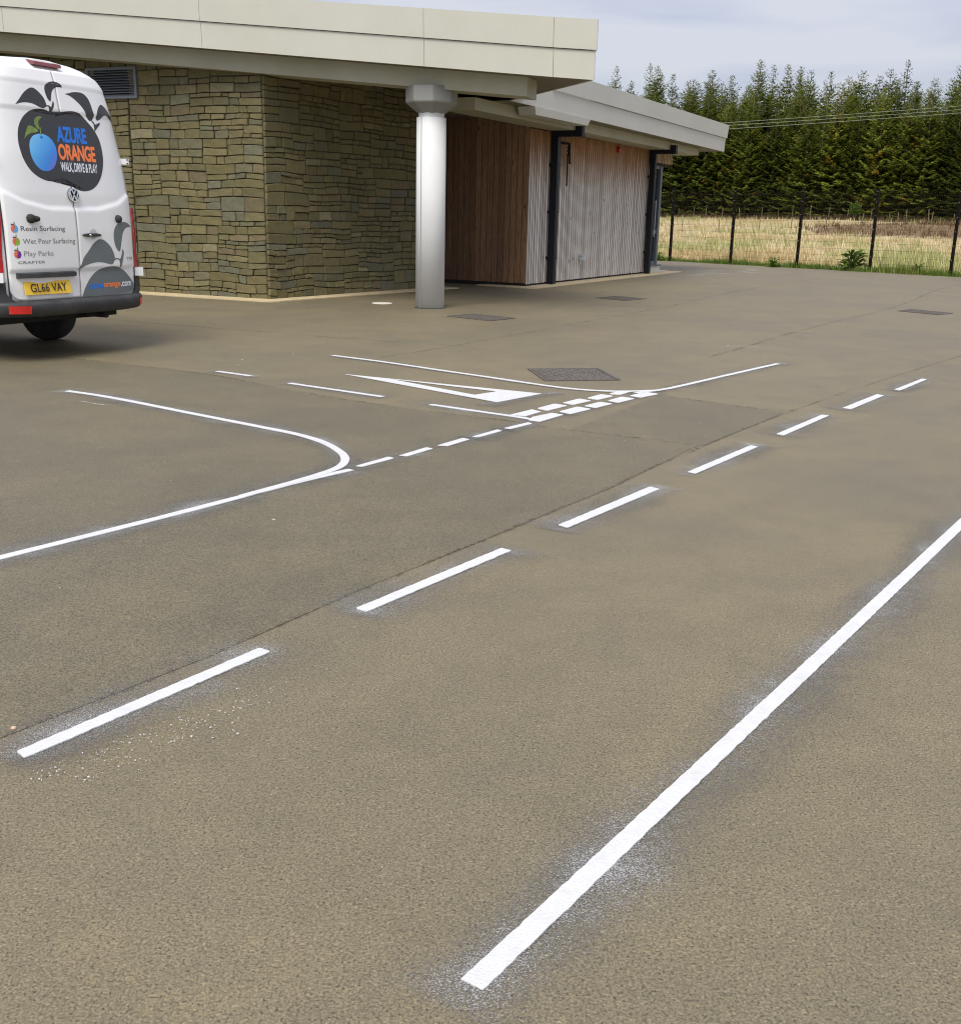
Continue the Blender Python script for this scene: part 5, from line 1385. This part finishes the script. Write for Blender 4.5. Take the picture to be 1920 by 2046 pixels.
def plant_tree(x, y, k, s_, label, group='spruces of the wood'):
    root = tag(empty('spruce_tree', (x, y, land(x, y) - .1), rnd.uniform(0, 6.28)), label, 'tree', group)
    root.scale = (s_ * rnd.uniform(.92, 1.1), s_ * rnd.uniform(.92, 1.1), s_)
    link('trunk', PROTO[k][0], None, root); link('crown', PROTO[k][1], None, root)
GEN = 'dark green spruce in the dense wood behind the field'
for row in range(6):
    u = 6.0 + row * .7
    while u < 72:
        d = 58.5 + row * 2.7 + rnd.uniform(-.9, .9)
        x, y = at_uv(u, d)
        k = rnd.choice((0, 1, 2, 3, 4, 5, 6, 7)) if row else rnd.choice((0, 1, 3, 4, 6, 6, 5))
        plant_tree(x, y, k, rnd.uniform(.76, .97) * (.95 if row == 0 else 1.0) * (.94 + .19 * min(1, max(0, (u - 26) / 26))), GEN)
        u += rnd.uniform(1.5, 2.4)
# single taller ones whose tips stand out against the sky
def ray_at(px, dist):
    a = ((px - 960) / 2150 - .008) / 1.04
    return (a * dist, dist)
for px, dist, s_, lb in ((1286, 112, .99, 'tall slim spruce standing clear above the wood just right of the high canopy'), (1222, 110, .96, 'thin spruce top showing nearest the corner of the high canopy'),
                         (1895, 100, 1.0, 'tallest ragged spruce top at the right end of the wood'), (1525, 106, .93, 'lone sharp spruce tip above the middle of the wood'), (1783, 102, .92, 'pointed spruce tip left of the ragged tall one')):
    x, y = ray_at(px, dist); plant_tree(x, y, 8, s_, lb)
# bare pale stems in the front of the wood
for i, (px, dist, h_) in enumerate(((1572, 101.5, 9.4), (1633, 100.5, 8.2), (1775, 97, 7.2), (1525, 104.5, 8.6), (1850, 95, 6.4))):
    x, y = ray_at(px, dist); mb = MB(); r = random.Random(i)
    z0 = 0; p = Vector((0, 0, 0))
    for k in range(6):
        q = p + Vector((r.uniform(-.06, .06), r.uniform(-.06, .06), h_ / 6)); mb.bar(p, q, .055 * (1 - k / 7), 6, r2=.055 * (1 - (k + 1) / 7), cap=False); p = q
    for k in range(26):
        z = r.uniform(1.0, h_ * .98); a = r.random() * 6.28; l2 = r.uniform(.2, .9) * (1.1 - z / h_); mb.bar((0, 0, z), (cos(a) * l2, sin(a) * l2, z + r.uniform(-.25, .1)), .012, 3, r2=.004, cap=False)
    o = mb.build('bare_tree', M['bark'], None, loc=(x, y, land(x, y)))
    tag(o, ('tallest bare pale stem at the front of the wood', 'bare pale stem right of the tallest one', 'bare stem behind the second fence post from the right', 'bare stem left of the tallest pale stem', 'lowest bare stem at the right of the wood')[i], 'tree', 'bare stems in the wood')
# bright bush at the foot of the wood
def leafy(name, c, rx, rz, n, size, material, label, cat, seed, group=None):
    r = random.Random(seed); root = tag(empty(name, c), label, cat, group); mb = MB(); st = MB()
    for i in range(n):
        a = r.random() * 6.28; ph = math.acos(r.uniform(-.2, 1)); rr = r.random() ** .45
        p = Vector((rx * rr * sin(ph) * cos(a), rx * rr * sin(ph) * sin(a), rz * .45 + rz * .55 * rr * cos(ph)))
        dv = Vector((r.gauss(0, 1), r.gauss(0, 1), r.gauss(0, .6))).normalized(); nv = dv.cross(Vector((r.gauss(0, 1), r.gauss(0, 1), r.gauss(0, 1)))).normalized(); s_ = size * r.uniform(.6, 1.3)
        mb.add([p, p + dv * s_ * .5 + nv * s_ * .3, p + dv * s_, p + dv * s_ * .5 - nv * s_ * .3], [(0, 1, 2, 3)])
    for k in range(7):
        a = k * .9; st.bar((0, 0, -.05), (rx * .6 * cos(a), rx * .6 * sin(a), rz * .75), .02 * rx + .005, 4, r2=.005, cap=False)
    mb.build('foliage', material, root); st.build('stem', M['bark'], root)
    return root
x, y = ray_at(1712, 93)
leafy('bush', (x, y, land(x, y)), .5, 1.5, 700, .16, M['weed'], 'bright green bush at the foot of the wood', 'bush', 4)

# broad leaved weeds at the foot of the mesh fence
def leaf_mesh(L, wd, curl):
    mb = MB(); n = 6
    for i in range(n + 1):
        t = i / n; hw = wd * (sin(pi * min(1, t * .92 + .06)) ** .7) * (1 - .25 * t)
        y = L * t; z = curl * t * t * L
        for x, dz in ((-hw, .10 * hw), (0, -.12 * hw), (hw, .10 * hw)): mb.v.append((x * (1 + .12 * sin(i * 2.4)), y, z + dz + .02 * sin(i * 2.0 + x * 20))); mb.t.append((1, 1, 1)); mb.a.append(1.0)
    for i in range(n):
        for j in range(2): mb.f.append((i * 3 + j, i * 3 + j + 1, i * 3 + 4 + j, i * 3 + 3 + j))
    return mb.mesh('leaf', smooth=True)
LEAF = [leaf_mesh(.34, .085, -.30), leaf_mesh(.28, .080, -.1), leaf_mesh(.38, .075, -.5)]
for m_ in LEAF: m_.materials.append(M['weed'])
def dock(x, y, n, s_, label, seed):
    r = random.Random(seed); root = tag(empty('weed_plant', (x, y, 0)), label, 'plant', 'weeds at the fence'); st = MB()
    for i in range(n):
        a = i * 2.4 + r.uniform(-.4, .4); hz = r.random(); rad_ = (.20 + .62 * sqrt(r.random())) * (1.05 - .75 * hz)
        p = Vector((cos(a) * rad_ * .62, sin(a) * rad_ * .62, .04 + hz * .62)) * s_; st.bar((0, 0, 0), p, .007, 4, cap=False)
        el = r.uniform(-.25, .75) + hz * .5
        o = link('leaf', LEAF[i % 3], None, root, p); o.rotation_euler = (el, r.uniform(-.5, .5), a - pi / 2 + r.uniform(-.6, .6)); q = s_ * r.uniform(.65, 1.1); o.scale = (q, q, q)
    st.build('stem', M['weed'], root)
dock(11.36, 34.30, 90, .78, 'largest leafy green weed, just left of the second fence post from the right', 1)
dock(9.22, 35.55, 44, .42, 'small round green weed midway between two fence posts', 2)
dock(12.78, 31.95 + .75, 36, .4, 'small green weed near the rightmost fence post', 3)
dock(6.02, 38.9, 40, .46, 'small green weed beside the grey window screen', 5)

# ------------------------------------------------------------------ grass
def blades(name, n, gen, material, kind_label, seed):
    r = random.Random(seed); mb = MB()
    for _ in range(n):
        x, y, h, c, k = gen(r)
        z = land(x, y) if (Vector((x, y)) - F0).dot(FN) > 0 else 0
        for b in range(k):
            a = r.random() * 6.28; ox, oy = r.gauss(0, h * .22), r.gauss(0, h * .22); w_ = h * r.uniform(.035, .075); le = h * r.uniform(.1, .65); hh = h * r.uniform(.6, 1.15)
            ca, sa = cos(a), sin(a); t = r.uniform(.75, 1.25)
            p = Vector((x + ox, y + oy, z - .02))
            mb.add([p + Vector((-sa * w_, ca * w_, 0)), p + Vector((sa * w_, -ca * w_, 0)), p + Vector((ca * le, sa * le, hh))], [(0, 1, 2)], (c[0] * t, c[1] * t, c[2] * t))
    return tag(mb.build(name, material, None, tint=True), kind='stuff')
def gen_field(r):
    d = .8 + 57 * r.random() ** 1.35; lo = -8 - d * .1; u = r.uniform(lo, 22 + d * .75); x, y = at_uv(u, d)
    v = noise.noise((x * .16, y * .16, 2.0)) + .6 * noise.noise((x * .6, y * .6, 6.0))
    c = (.46, .36, .19) if v < -.08 else (.60, .51, .33) if v < .20 else (.36, .36, .16)
    q = ((x - 31) / 9.5) ** 2 + ((y - 73) / 12) ** 2
    if q < 1 + .5 * v: c = (.15, .092, .052)
    return x, y, r.uniform(.14, .40) * (1.35 if v > .20 else 1), c, 4
blades('field_grass', 17000, gen_field, M['field_blade'], '', 3)
def gen_verge(r):
    d = r.choice((abs(r.gauss(0, .42)) + .06, r.uniform(-.10, .22))); u = r.uniform(-9, 14); x, y = at_uv(u, d); v = noise.noise((x * .5, y * .5, 1.0))
    c = (.13, .20, .035) if v < .15 else (.22, .26, .06)
    return x, y, r.uniform(.07, .20) * (1.3 + v), c, 5
blades('verge_grass', 5200, gen_verge, M['verge_blade'], '', 8)
def gen_foot(r):
    d = 57 + r.uniform(-1.6, 3.5); u = r.uniform(4, 70); x, y = at_uv(u, d); v = noise.noise((x * .4, y * .4, 1.0))
    c = (.13, .085, .045) if v < .2 else (.17, .15, .05)
    return x, y, r.uniform(.25, .6), c, 5
blades('heather', 5200, gen_foot, M['field_blade'], '', 9)

# ------------------------------------------------------------------ overhead line
for k, (za, zb) in enumerate(((7.65, 9.05), (7.47, 8.83), (7.25, 8.62))):
    A = Vector((15.87 - 4.5, 75, za - (zb - za) * .3)); B_ = Vector((30.75 + 15, 75, zb + (zb - za) * 1.0)); mb = MB(); n = 22; pr = None
    for i in range(n + 1):
        t = i / n; p = A.lerp(B_, t) - UP * (.12 * 4 * t * (1 - t))
        if pr is not None: mb.bar(pr, p, .011, 5, cap=False)
        pr = p
    o = mb.build('power_line', M['cable'])
    tag(o, ('uppermost', 'middle', 'lowest')[k] + ' of three overhead wires crossing in front of the wood', 'power line', 'overhead wires')
